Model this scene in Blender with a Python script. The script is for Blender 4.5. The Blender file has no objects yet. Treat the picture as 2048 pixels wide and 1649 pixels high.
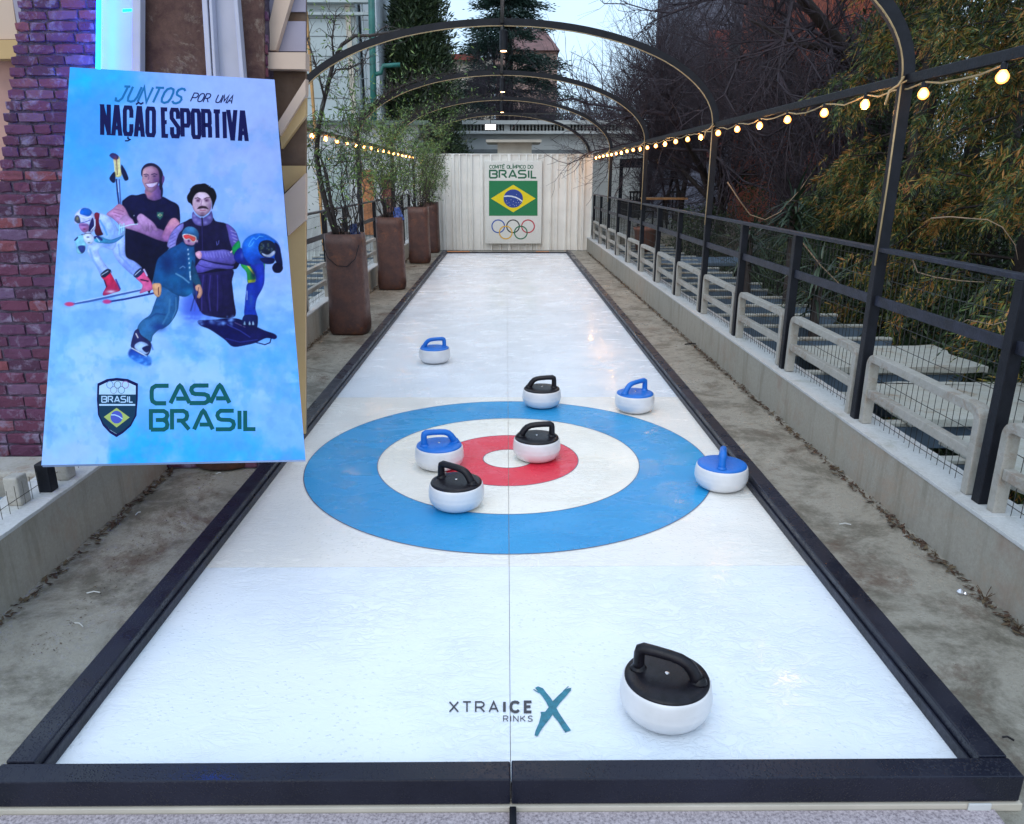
import bpy, math, random
import numpy as np
from mathutils import Vector, noise
random.seed(7); rng = np.random.default_rng(7)
C = bpy.context.scene.collection
# ------------------------------------------------------------------ camera model (for reading sizes off the photograph)
F=1490.; CX=1024.; CY=824.5; PIT=math.atan(471.5/F); PSI=.00704; HC=1.587
def ray(x,y):
    u=(x-CX)/F; v=(y-CY)/F
    dx,dy,dz=u, math.cos(PIT)-v*math.sin(PIT), -(math.sin(PIT)+v*math.cos(PIT))
    c,s=math.cos(-PSI),math.sin(-PSI)
    return Vector((c*dx-s*dy, s*dx+c*dy, dz))
OC=Vector((0,0,HC))
def atY(x,y,Y): r=ray(x,y); return OC+r*(Y/r.y)
def atZ(x,y,Z): r=ray(x,y); return OC+r*((Z-HC)/r.z)
def atP(x,y,p,n): r=ray(x,y); return OC+r*((p-OC).dot(n)/r.dot(n))
# ------------------------------------------------------------------ object helpers
def sl(c):
    c=c/255.
    return c/12.92 if c<=.04045 else ((c+.055)/1.055)**2.4
def rgb(r,g,b): return (sl(r),sl(g),sl(b),1.)
def tag(o,label=None,cat=None,group=None,kind=None):
    if label: o['label']=label
    if cat: o['category']=cat
    if group: o['group']=group
    if kind: o['kind']=kind
    return o
def thing(name,label,cat,loc=(0,0,0),rz=0,group=None):
    o=bpy.data.objects.new(name,None); o.empty_display_size=.1; C.objects.link(o)
    o.location=loc; o.rotation_euler=(0,0,rz); tag(o,label,cat,group); return o
def fastmesh(name,V,Fc,k):
    me=bpy.data.meshes.new(name); V=np.asarray(V,dtype=np.float32).reshape(-1,3); Fc=np.asarray(Fc,dtype=np.int32).reshape(-1,k)
    me.vertices.add(len(V)); me.vertices.foreach_set('co',V.ravel())
    me.loops.add(Fc.size); me.loops.foreach_set('vertex_index',Fc.ravel())
    me.polygons.add(len(Fc)); me.polygons.foreach_set('loop_start',np.arange(0,Fc.size,k,dtype=np.int32))
    me.polygons.foreach_set('loop_total',np.full(len(Fc),k,dtype=np.int32)); me.update(calc_edges=True); me.validate(); return me
def link(name,me,mat,parent=None,loc=None):
    o=bpy.data.objects.new(name,me); C.objects.link(o)
    if mat is not None:
        for m in (mat if isinstance(mat,(list,tuple)) else [mat]): me.materials.append(m)
    if parent is not None: o.parent=parent
    if loc is not None: o.location=loc
    return o
class MB:
    def __init__(s): s.v=[]; s.f=[]; s.m=[]; s.mi=0
    def add(s,vs,fs):
        n=len(s.v); s.v+= [tuple(v) for v in vs]; s.f+=[tuple(i+n for i in f) for f in fs]; s.m+=[s.mi]*len(fs); return s
    def box(s,x0,x1,y0,y1,z0,z1):
        return s.add([(x0,y0,z0),(x1,y0,z0),(x1,y1,z0),(x0,y1,z0),(x0,y0,z1),(x1,y0,z1),(x1,y1,z1),(x0,y1,z1)],
          [(0,3,2,1),(4,5,6,7),(0,1,5,4),(1,2,6,5),(2,3,7,6),(3,0,4,7)])
    def hexa(s,a,b):   # two quads (lists of 4 points) joined
        return s.add(list(a)+list(b),[(0,3,2,1),(4,5,6,7),(0,1,5,4),(1,2,6,5),(2,3,7,6),(3,0,4,7)])
    def prism(s,pts,d):  # polygon pts extruded by vector d
        n=len(pts); d=Vector(d); p2=[Vector(p)+d for p in pts]
        return s.add(list(pts)+p2,[tuple(range(n))[::-1],tuple(range(n,2*n))]+[(i,(i+1)%n,n+(i+1)%n,n+i) for i in range(n)])
    def bar(s,a,b,w,h,up=(0,0,1)):  # rectangular bar from a to b
        a=Vector(a);b=Vector(b);t=(b-a).normalized(); u=Vector(up)
        if abs(t.dot(u))>.98: u=Vector((0,1,0))
        sd=t.cross(u).normalized(); u=sd.cross(t)
        q=lambda c:[c-sd*w/2-u*h/2,c+sd*w/2-u*h/2,c+sd*w/2+u*h/2,c-sd*w/2+u*h/2]
        return s.hexa(q(a),q(b))
    def tube(s,pts,r,n=8,closed=False,rs=None,flat=1.0):
        pts=[Vector(p) for p in pts]; N=len(pts); rings=[]; prev=None
        for i,p in enumerate(pts):
            if closed: t=(pts[(i+1)%N]-pts[i-1])
            else: t=(pts[min(i+1,N-1)]-pts[max(i-1,0)])
            t.normalize()
            if prev is None:
                u=Vector((0,0,1)) if abs(t.z)<.9 else Vector((0,1,0))
                u=(u-t*u.dot(t)).normalized()
            else: u=(prev-t*prev.dot(t)).normalized()
            prev=u; w=t.cross(u); rr=rs[i] if rs else r
            rings.append([p+u*math.cos(a)*rr+w*math.sin(a)*rr*flat for a in [2*math.pi*k/n for k in range(n)]])
        vs=[v for R in rings for v in R]; fs=[]
        for i in range(N if closed else N-1):
            j=(i+1)%N
            for k in range(n): fs.append((i*n+k,i*n+(k+1)%n,j*n+(k+1)%n,j*n+k))
        if not closed: fs+= [tuple(range(n))[::-1],tuple((N-1)*n+k for k in range(n))]
        return s.add(vs,fs)
    def lathe(s,prof,n=40,c=(0,0,0)):
        cx,cy,cz=c; vs=[];fs=[];m=len(prof)
        for r,z in prof:
            for k in range(n):
                a=2*math.pi*k/n; vs.append((cx+r*math.cos(a),cy+r*math.sin(a),cz+z))
        for i in range(m-1):
            for k in range(n): fs.append((i*n+k,i*n+(k+1)%n,(i+1)*n+(k+1)%n,(i+1)*n+k))
        fs.append(tuple(range(n))[::-1]); fs.append(tuple((m-1)*n+k for k in range(n)))
        return s.add(vs,fs)
    def build(s,name,mat,parent=None,loc=None,bevel=0,smooth=False,seg=2):
        me=bpy.data.meshes.new(name); me.from_pydata(s.v,[],s.f)
        o=link(name,me,mat,parent,loc)
        if max(s.m,default=0)>0: me.polygons.foreach_set('material_index',s.m)
        me.update(); me.validate()
        if smooth:
            me.polygons.foreach_set('use_smooth',[True]*len(me.polygons))
        if bevel:
            b=o.modifiers.new('bevel','BEVEL'); b.width=bevel; b.segments=seg; b.limit_method='ANGLE'; b.angle_limit=.7
        return o
def smooth_angle(o,a=35):
    me=o.data; me.polygons.foreach_set('use_smooth',[True]*len(me.polygons))
    try: me.set_sharp_from_angle(angle=math.radians(a))
    except Exception: pass
    return o
def copy_tree(o,parent=None):
    c=o.copy(); C.objects.link(c)
    if parent is not None: c.parent=parent
    for ch in list(o.children): copy_tree(ch,c)
    return c
# ------------------------------------------------------------------ materials
def nodes(name):
    m=bpy.data.materials.new(name); m.use_nodes=True; nt=m.node_tree; b=nt.nodes['Principled BSDF']; return m,nt,b
def N(nt,t,**kw):
    n=nt.nodes.new(t)
    for k,v in kw.items():
        if k in n.inputs: n.inputs[k].default_value=v
        else: setattr(n,k,v)
    return n
def coords(nt,scale=(1,1,1),kind='Object',rot=(0,0,0)):
    tc=N(nt,'ShaderNodeTexCoord'); mp=N(nt,'ShaderNodeMapping'); mp.inputs['Scale'].default_value=scale; mp.inputs['Rotation'].default_value=rot
    nt.links.new(tc.outputs[kind],mp.inputs['Vector']); return mp.outputs['Vector']
def noisen(nt,vec,scale,detail=4,rough=.55,dist=0):
    n=N(nt,'ShaderNodeTexNoise'); n.inputs['Scale'].default_value=scale; n.inputs['Detail'].default_value=detail
    n.inputs['Roughness'].default_value=rough; n.inputs['Distortion'].default_value=dist
    nt.links.new(vec,n.inputs['Vector']); return n.outputs['Fac']
def ramp(nt,fac,stops):
    r=N(nt,'ShaderNodeValToRGB'); e=r.color_ramp.elements
    while len(e)<len(stops): e.new(.5)
    for i,(p,c) in enumerate(stops): e[i].position=p; e[i].color=c if not isinstance(c,(int,float)) else (c,c,c,1)
    nt.links.new(fac,r.inputs['Fac']); return r.outputs['Color']
def mixc(nt,fac,a,b):
    m=N(nt,'ShaderNodeMix',data_type='RGBA')
    for sock,val in ((m.inputs[0],fac),(m.inputs[6],a),(m.inputs[7],b)):
        if hasattr(val,'is_linked') or hasattr(val,'links'): nt.links.new(val,sock)
        else: sock.default_value=val
    return m.outputs[2]
def bump(nt,b,h,strength=.3,dist=.01):
    n=N(nt,'ShaderNodeBump'); n.inputs['Strength'].default_value=strength; n.inputs['Distance'].default_value=dist
    nt.links.new(h,n.inputs['Height']); nt.links.new(n.outputs['Normal'],b.inputs['Normal']); return n
def basic(name,col,rough=.5,var=.25,scale=6,bmp=.15,metal=0,bdist=.004,spec=None,rvar=.12):
    m,nt,b=nodes(name); v=coords(nt)
    f=noisen(nt,v,scale,5,.6); f2=noisen(nt,v,scale*7,3,.6)
    lo=tuple(c*(1-var) for c in col[:3])+(1,); hi=tuple(min(1,c*(1+var)) for c in col[:3])+(1,)
    nt.links.new(ramp(nt,f,[(.3,lo),(.7,hi)]),b.inputs['Base Color'])
    r=ramp(nt,f2,[(.3,max(0,rough-rvar)),(.7,min(1,rough+rvar))]); nt.links.new(r,b.inputs['Roughness'])
    b.inputs['Metallic'].default_value=metal
    if spec is not None: b.inputs['Specular IOR Level'].default_value=spec
    if bmp: bump(nt,b,f2,bmp,bdist)
    return m
def emit(name,col,st):
    m,nt,b=nodes(name); b.inputs['Base Color'].default_value=col; b.inputs['Emission Color'].default_value=col; b.inputs['Emission Strength'].default_value=st; return m
def plain(name,col,rough=.5,metal=0,spec=.5):
    m,nt,b=nodes(name); v=coords(nt); f=noisen(nt,v,40,2)
    lo=tuple(c*.92 for c in col[:3])+(1,)
    nt.links.new(ramp(nt,f,[(.3,lo),(.7,col)]),b.inputs['Base Color']); b.inputs['Roughness'].default_value=rough; b.inputs['Metallic'].default_value=metal; b.inputs['Specular IOR Level'].default_value=spec; return m
def leafmat(name,stops,rough=.5,trans=.25,wr=.55,wn=.55,ns=1.6):
    m,nt,b=nodes(name); g=N(nt,'ShaderNodeNewGeometry'); tc=coords(nt)
    f=noisen(nt,tc,ns,4,.65); mm=N(nt,'ShaderNodeMath',operation='MULTIPLY_ADD'); nt.links.new(g.outputs['Random Per Island'],mm.inputs[0]); mm.inputs[1].default_value=wr
    m2=N(nt,'ShaderNodeMath',operation='MULTIPLY'); nt.links.new(f,m2.inputs[0]); m2.inputs[1].default_value=wn; nt.links.new(m2.outputs[0],mm.inputs[2])
    nt.links.new(ramp(nt,mm.outputs[0],stops),b.inputs['Base Color']); b.inputs['Roughness'].default_value=rough
    return m
M={}
M['black']=basic('black_steel',(.009,.010,.015,1),.45,.35,14,.12,0,spec=.25)
M['cable']=basic('beige_cable',(.42,.30,.15,1),.5,.2,20,.05)
M['rail']=basic('dark_rail_paint',(.020,.022,.036,1),.45,.5,14,.35,.0,spec=.35)
M['white_paint']=basic('white_paint',(.62,.63,.62,1),.55,.12,5,.2)
M['cream']=basic('cream_render',(.55,.50,.42,1),.7,.12,3,.2)
M['dark']=basic('dark_glass',(.02,.022,.028,1),.15,.3,3,0)
M['blue']=basic('blue_plastic',(.004,.155,.60,1),.42,.12,12,.05)
M['capblack']=basic('black_plastic',(.008,.007,.011,1),.38,.5,30,.12,spec=.3)
M['steelbolt']=plain('steel_bolt',(.7,.7,.72,1),.25,1)
def stone_mat():
    m,nt,b=nodes('stone_plastic'); v=coords(nt); f=noisen(nt,v,7,4); 
    sc_=noisen(nt,coords(nt,(1,1,5)),14,6,.75,1.5); nt.links.new(mixc(nt,ramp(nt,sc_,[(.60,0.),(.68,.35)]),ramp(nt,f,[(.35,(.68,.67,.68,1)),(.7,(.77,.76,.78,1))]),(.45,.43,.43,1)),b.inputs['Base Color'])
    b.inputs['Roughness'].default_value=.3; b.inputs['Coat Weight'].default_value=.15; b.inputs['Subsurface Weight'].default_value=.0
    bump(nt,b,noisen(nt,v,90,2),.03,.002); return m
M['stone']=stone_mat()
def wet(nt,v):
    # thin film of melt water: wandering rivulets and droplets
    a=noisen(nt,v,2.2,6,.62,1.2); d=N(nt,'ShaderNodeTexVoronoi'); d.inputs['Scale'].default_value=55; nt.links.new(v,d.inputs['Vector'])
    return a,d.outputs['Distance']
def ice_mat(name,c1,c2,seam=False,rough=(.06,.28),bs=.42):
    m,nt,b=nodes(name); v=coords(nt,(1,1,1)); vs=coords(nt,(1,1.9,1))
    f=noisen(nt,v,1.3,5,.6); col=ramp(nt,f,[(.3,c1),(.7,c2)])
    a=noisen(nt,vs,9,5,.65,1.6); rv=ramp(nt,a,[(.40,0.),(.47,1.),(.53,1.),(.60,0.)])
    patch=noisen(nt,v,1.7,3,.5); pm=ramp(nt,patch,[(.46,0.),(.62,1.)])
    d=N(nt,'ShaderNodeTexVoronoi'); d.inputs['Scale'].default_value=46; nt.links.new(v,d.inputs['Vector'])
    dr=ramp(nt,d.outputs['Distance'],[(.16,1.),(.26,0.)])
    mx=N(nt,'ShaderNodeMath',operation='MULTIPLY'); nt.links.new(dr,mx.inputs[0]); nt.links.new(pm,mx.inputs[1])
    mw=N(nt,'ShaderNodeMath',operation='MULTIPLY'); nt.links.new(rv,mw.inputs[0]); nt.links.new(ramp(nt,patch,[(.40,1.),(.56,0.2)]),mw.inputs[1])
    h=N(nt,'ShaderNodeMath',operation='ADD'); nt.links.new(mx.outputs[0],h.inputs[0]); nt.links.new(mw.outputs[0],h.inputs[1])
    # rivulet rims read very slightly greyer
    dk=ramp(nt,h.outputs[0],[(0.,(1,1,1,1)),(1.,(.965,.975,.985,1))])
    mul=N(nt,'ShaderNodeMix',data_type='RGBA',blend_type='MULTIPLY'); mul.inputs[0].default_value=1; nt.links.new(col,mul.inputs[6]); nt.links.new(dk,mul.inputs[7])
    nt.links.new(mul.outputs[2],b.inputs['Base Color'])
    nt.links.new(ramp(nt,noisen(nt,vs,3.0,4,.6,.8),[(.36,rough[0]),(.62,rough[1])]),b.inputs['Roughness'])
    bump(nt,b,h.outputs[0],bs,.004); b.inputs['Specular IOR Level'].default_value=.5
    return m
M['ice']=ice_mat('synthetic_ice',(.78,.835,.90,1),(.84,.88,.93,1))
M['ice_house']=ice_mat('house_panel',(.84,.82,.77,1),(.89,.87,.83,1))
M['ring_blue']=ice_mat('ring_blue',(.010,.27,.60,1),(.018,.34,.68,1),rough=(.12,.4),bs=.3)
M['ring_red']=ice_mat('ring_red',(.72,.02,.05,1),(.80,.035,.07,1),rough=(.12,.4),bs=.3)
M['ring_white']=ice_mat('ring_cream',(.88,.84,.74,1),(.92,.89,.81,1))
def wetconc(name,base,stain,stain2,sc=1.0,thr=(.47,.62),rough=(.25,.7)):
    m,nt,b=nodes(name); v=coords(nt); 
    f=noisen(nt,v,2.4*sc,14,.80,.25); g=noisen(nt,v,55,10,.9); k=noisen(nt,v,1.1*sc,14,.82,.4)
    base2=tuple(c*.55 for c in base[:3])+(1,)
    c1=ramp(nt,g,[(.25,base2),(.75,base)])
    c2=mixc(nt,ramp(nt,f,[(thr[0],0.),(thr[1],.85)]),c1,stain)
    c3=mixc(nt,ramp(nt,k,[(.53,0.),(.62,.8)]),c2,stain2)
    nt.links.new(c3,b.inputs['Base Color'])
    nt.links.new(ramp(nt,f,[(.3,rough[0]),(.6,rough[1])]),b.inputs['Roughness'])
    bump(nt,b,g,.5,.008); return m
M['floor']=wetconc('wet_concrete',(.42,.395,.335,1),(.11,.10,.075,1),(.10,.06,.04,1),1.0,thr=(.46,.58),rough=(.10,.5))
M['parapet']=wetconc('parapet_concrete',(.47,.435,.37,1),(.31,.28,.22,1),(.38,.30,.23,1),.8,(.5,.8),(.5,.8))
def streaks(m):
    nt=m.node_tree; b=nt.nodes['Principled BSDF']; src=b.inputs['Base Color'].links[0].from_socket
    s1=noisen(nt,coords(nt,(3,3,.35)),4,8,.7); s2=noisen(nt,coords(nt,(1,1,1)),2.2,8,.7)
    c=mixc(nt,ramp(nt,s1,[(.50,0.),(.68,.55)]),src,(.20,.18,.13,1)); c=mixc(nt,ramp(nt,s2,[(.56,0.),(.7,.6)]),c,(.30,.20,.15,1)); nt.links.new(c,b.inputs['Base Color'])
streaks(M['parapet'])
M['parapet_top']=wetconc('white_coping',(.72,.72,.71,1),(.5,.5,.48,1),(.4,.4,.36,1),3,(.55,.8),(.5,.8))
M['soil']=wetconc('garden_soil',(.030,.022,.015,1),(.012,.010,.008,1),(.05,.022,.012,1),1,(.4,.6),(.6,.9))
M['grey_wood']=wetconc('weathered_frame',(.52,.49,.44,1),(.30,.28,.23,1),(.28,.21,.16,1),4,(.46,.66),(.5,.8))
M['blue_grey']=basic('bluegrey_paint',(.10,.15,.21,1),.5,.3,5,.2)
M['pale_slab']=wetconc('flaking_white_slab',(.52,.54,.50,1),(.34,.34,.28,1),(.25,.19,.13,1),3,(.48,.7),(.5,.8))
# ------------------------------------------------------------------ setting
def struct(o): o['kind']='structure'; return o
def TX(x,y): return x-.0075*y        # the terrace runs very slightly askew to the rink
g=MB(); g.add([(-300,-60,-1.5),(300,-60,-1.5),(300,500,-1.5),(-300,500,-1.5)],[(0,1,2,3)]); struct(g.build('ground',M['soil']))
g=MB(); 
g.hexa([(TX(-1.9,-3),-3,-1.45),(TX(1.92,-3),-3,-1.45),(TX(1.92,22),22,-1.45),(TX(-1.9,22),22,-1.45)],[(TX(-1.9,-3),-3,0),(TX(1.92,-3),-3,0),(TX(1.92,22),22,0),(TX(-1.9,22),22,0)])
struct(g.build('pavement',M['floor']))
g=MB(); g.box(-7.0,TX(-2.13,4)-.002,-3,17,-1.45,-.012); struct(g.build('roof_terrace',M['pale_slab']))
def parapet(name,xi,xo,label):
    t=thing(name,label,'wall',(0,0,0))
    def q(z,a,b,y0,y1): return [(TX(a,y0),y0,z),(TX(b,y0),y0,z),(TX(b,y1),y1,z),(TX(a,y1),y1,z)]
    a,b=min(xi,xo),max(xi,xo)
    m=MB(); m.hexa(q(-1.44,a,b,-3,17.6),q(.274,a,b,-3,17.6)); m.build('wall_base',M['parapet'],t)
    m=MB()
    y=-3.0
    while y<17.5:   # rough top bed with a ragged mortar edge
        y1=min(y+.1,17.6); j=lambda: random.uniform(-.007,.007)
        lo=[(TX(a-.004,y),y,.274),(TX(b+.004,y),y,.274),(TX(b+.004,y1),y1,.274),(TX(a-.004,y1),y1,.274)]
        hi=[(p[0],p[1],.288+random.uniform(0,.004)) for p in lo]
        m.hexa(lo,hi); y=y1
    m.build('coping',M['parapet_top'],t,bevel=.002)
    return t
parapet('parapet_wall',1.92,2.13,'low grey concrete parapet wall with white coping on the right of the rink')
parapet('parapet_wall',-1.90,-2.11,'low grey concrete parapet wall with white coping on the left of the rink')
# grime and leaf litter lines along the foot of the parapets
def litter(name,xc,y0,y1,n,w,label,z=.004,sc=1.):
    cen=[];  
    for i in range(n):
        y=random.uniform(y0,y1); x=TX(xc,y)+random.gauss(0,w); cen.append((x,y,z+random.random()*.008))
    cen=np.array(cen); ang=rng.uniform(0,6.28,n); L=rng.uniform(.006,.022,n)*sc
    d=np.stack([np.cos(ang)*L,np.sin(ang)*L,rng.uniform(-.2,.5,n)*L],1); s=np.stack([-np.sin(ang)*L*.4,np.cos(ang)*L*.4,np.zeros(n)],1)
    V=np.stack([cen-d,cen+s,cen+d,cen-s],1); Fc=np.arange(4*n).reshape(n,4)
    o=link(name,fastmesh(name,V,Fc,4),M['litter']); tag(o,label,'leaf litter',kind='stuff'); return o
M['litter']=leafmat('leaf_litter',[(.2,(.02,.012,.008,1)),(.5,(.07,.035,.02,1)),(.8,(.12,.09,.05,1))],.8)
litter('leaf_litter',1.885,1.5,16.5,2600,.014,'thin dark line of leaf litter along the foot of the right wall')
litter('leaf_litter',-1.865,1.5,16.5,2600,.016,'thin dark line of leaf litter along the foot of the left wall')
litter('leaf_litter',-1.60,2.2,3.9,350,.05,'brown smear of crushed leaves on the left floor',.002,.32)
# scattered litter: white scraps
def scrap(px,py,L,a,label,mat=None,w=.0028):
    p=atZ(px,py,.006); m=MB(); dx,dy=math.cos(a)*L/2,math.sin(a)*L/2
    pts=[Vector((p.x-dx,p.y-dy,.008)),Vector((p.x,p.y+.004,.012)),Vector((p.x+dx,p.y+dy,.008))]
    m.tube(pts,w,6,flat=.5); o=m.build('paper_scrap',mat or M['white_paint']); tag(o,label,'litter')
scrap(187,1187,.05,.1,'white paper scrap on the floor left of the rink, the largest one')
scrap(158,1251,.05,-.5,'white paper scrap on the left floor nearest the camera')
scrap(276,1028,.035,1.3,'small white scrap on the left floor near the wall')
scrap(437,948,.03,.7,'tiny white scrap beside the round pot on the left')
scrap(1690,1050,.055,-.1,'thin white scrap on the floor right of the rink')
scrap(1385,689,.16,.1,'dark twig lying on the floor beside the right wall',M['black'],.006)
scrap(2016,1479,.03,-.5,'short dark twig on the right floor nearest the camera',M['black'],.004)
p=atZ(1921,1184,.01); m=MB(); m.lathe([(.002,0),(.012,.004),(.014,.011),(.008,.02),(.001,.023)],9,(p.x,p.y,0)); m.lathe([(.002,0),(.008,.003),(.009,.008),(.003,.014)],7,(p.x+.015,p.y-.008,0))
tag(m.build('foil_scrap',plain('crumpled_foil',(.75,.75,.8,1),.25,.8)),'crumpled silver foil on the floor near the right wall','litter')
# small weeds at the wall foot
def weeds(xc,ys,label):
    for i,(y,h) in enumerate(ys):
        m=MB(); x=TX(xc,y)
        for k in range(7):
            a=random.uniform(0,6.28); L=h*random.uniform(.5,1)
            m.tube([(x,y,0),(x+math.cos(a)*L*.3,y+math.sin(a)*L*.3,L*.6),(x+math.cos(a)*L*.7,y+math.sin(a)*L*.7,L)],.0014,3)
        tag(m.build('weed',M['litter']),label[i],'weed')
weeds(1.89,[(2.55,.06),(2.35,.05),(2.9,.04)],['dry weed tuft at the foot of the right wall, near the foil scrap','dry weed tuft at the foot of the right wall, closest to the camera','dry weed tuft at the foot of the right wall, farthest one'])
# grey mat in front of the rink
m=MB(); m.box(-1.31,1.27,.7,1.533,.004,.010); 
mt,nt,b=nodes('speckled_mat'); v=coords(nt); nt.links.new(ramp(nt,noisen(nt,v,120,4,.8),[(.35,(.20,.17,.19,1)),(.55,(.50,.43,.46,1)),(.7,(.62,.55,.58,1))]),b.inputs['Base Color']); b.inputs['Roughness'].default_value=.9; bump(nt,b,noisen(nt,v,200,3),.5,.004)
tag(m.build('floor_mat',mt),'pinkish grey speckled mat lying in front of the rink','mat')
# ------------------------------------------------------------------ the rink
R=thing('curling_rink','long white synthetic curling rink with dark blue edging and a red and blue house','curling rink',(0,1.54,0))
def rb(mb,name,mat,**k):
    mb.v=[(x,y-1.54,z) for x,y,z in mb.v]; return mb.build(name,mat,R,**k)
ZI=.04
ys=[1.60,2.76,5.25,7.55,9.7,11.85,14.0,15.98]
for i in range(len(ys)-1):
    for sx in (0,1):
        x0,x1=(-1.262,.0065) if sx==0 else (.0085,1.262)
        m=MB(); m.box(x0,x1,ys[i]+.001,ys[i+1]-.001,.028,ZI)
        rb(m,'ice_panel',M['ice_house'] if i==1 else M['ice'])
m=MB(); m.box(-1.30,1.30,1.56,16.0,.001,.026); rb(m,'base_layer',M['white_paint'])
m=MB(); m.box(-1.345,1.345,1.536,1.56,.001,.024); rb(m,'base_edge',M['cream'],bevel=.002)
m=MB(); m.box(.004,.022,1.47,1.534,.011,.030); rb(m,'joint_foot',M['black'],bevel=.003)
m=MB(); m.box(1.20,1.26,1.530,1.536,.004,.030); rb(m,'packer',M['white_paint'],bevel=.002)
def disc(r0,r1,z,n=160,cx=.012,cy=4.0):
    m=MB()
    for h in (0,1):
        a0=math.pi/2+h*math.pi; vs=[];fs=[]
        for k in range(n//2+1):
            a=a0+math.pi*k/(n//2)
            for r in (r1,r0):
                x=r*math.cos(a); x=min(x,-.0012) if h==0 else max(x,.0012)
                vs.append((cx+x-.0045,cy+r*math.sin(a),z))
        for k in range(n//2): fs.append((2*k,2*k+2,2*k+3,2*k+1))
        m.add(vs,fs)
    return m
rb(disc(.742,1.137,ZI+.0016),'blue_ring',M['ring_blue'])
rb(disc(.400,.742,ZI+.0012),'white_ring',M['ring_white'])
rb(disc(.145,.400,ZI+.0016),'red_ring',M['ring_red'])
rb(disc(.0005,.145,ZI+.0012),'button',M['ring_white'])
lm=basic('ring_cut_line',(.12,.10,.16,1),.5,.1)
for r in (1.137,.742,.400,.145): rb(disc(r-.0022,r+.0022,ZI+.0022),'cut_line',lm)
# edging
def edge_mat():
    m,nt,b=nodes('wet_edging'); v=coords(nt)
    nt.links.new(ramp(nt,noisen(nt,v,3,4),[(.3,(.008,.009,.017,1)),(.7,(.016,.018,.034,1))]),b.inputs['Base Color'])
    d=N(nt,'ShaderNodeTexVoronoi'); d.inputs['Scale'].default_value=130; nt.links.new(v,d.inputs['Vector'])
    dr=ramp(nt,d.outputs['Distance'],[(.15,1.),(.42,0.)]); 
    nt.links.new(ramp(nt,noisen(nt,v,6,3),[(.35,.18),(.65,.5)]),b.inputs['Roughness'])
    pm=N(nt,'ShaderNodeMath',operation='MULTIPLY'); nt.links.new(dr,pm.inputs[0]); nt.links.new(ramp(nt,noisen(nt,v,4,3),[(.4,0.2),(.6,1.)]),pm.inputs[1])
    bump(nt,b,pm.outputs[0],.4,.004); b.inputs['Specular IOR Level'].default_value=.3; return m
M['edge']=edge_mat()
def slab(x0,x1,y0,y1,name='edge_board',lab=None):
    m=MB(); m.box(x0,x1,y0,y1,.027,.108); o=rb(m,name,M['edge'],bevel=.004)
    if lab: o['label']=lab
def segs(a,b,L):
    out=[];y=a
    while y<b-.01: out.append((y,min(y+L,b))); y+=L
    return out
for (y0,y1) in segs(1.612,16.0,2.4):
    slab(1.262,1.337,y0+.001,y1-.001); slab(-1.332,-1.257,y0+.001,y1-.001)
slab(-1.337,.0065,1.541,1.606); slab(.0095,1.337,1.541,1.609)
mm_=MB(); mm_.box(-1.26,1.26,16.0,16.04,.027,.062); rb(mm_,'edge_board',M['edge'])
# thin bevel strip (kick board) inside the edging
m=MB()
for s in (-1,1):
    x=1.2605 if s>0 else -1.2555
    m.box(min(x,x-s*.0075),max(x,x-s*.0075),1.62,15.99,ZI,.075)
rb(m,'kick_strip',M['rail'],bevel=.0015)
# orange strips at the far end
m=MB(); m.box(.62,.9,16.06,16.10,.02,.07); m2=MB(); m2.box(-1.32,-.78,16.06,16.10,.02,.075)
om=basic('orange_hose',(.65,.25,.08,1),.5,.2); tag(m.build('orange_strip',om,bevel=.01),'short orange foam strip behind the far end of the rink, on its right side','strip'); tag(m2.build('orange_strip',om,bevel=.01),'longer orange foam strip behind the far end of the rink, on its left side','strip')
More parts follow.
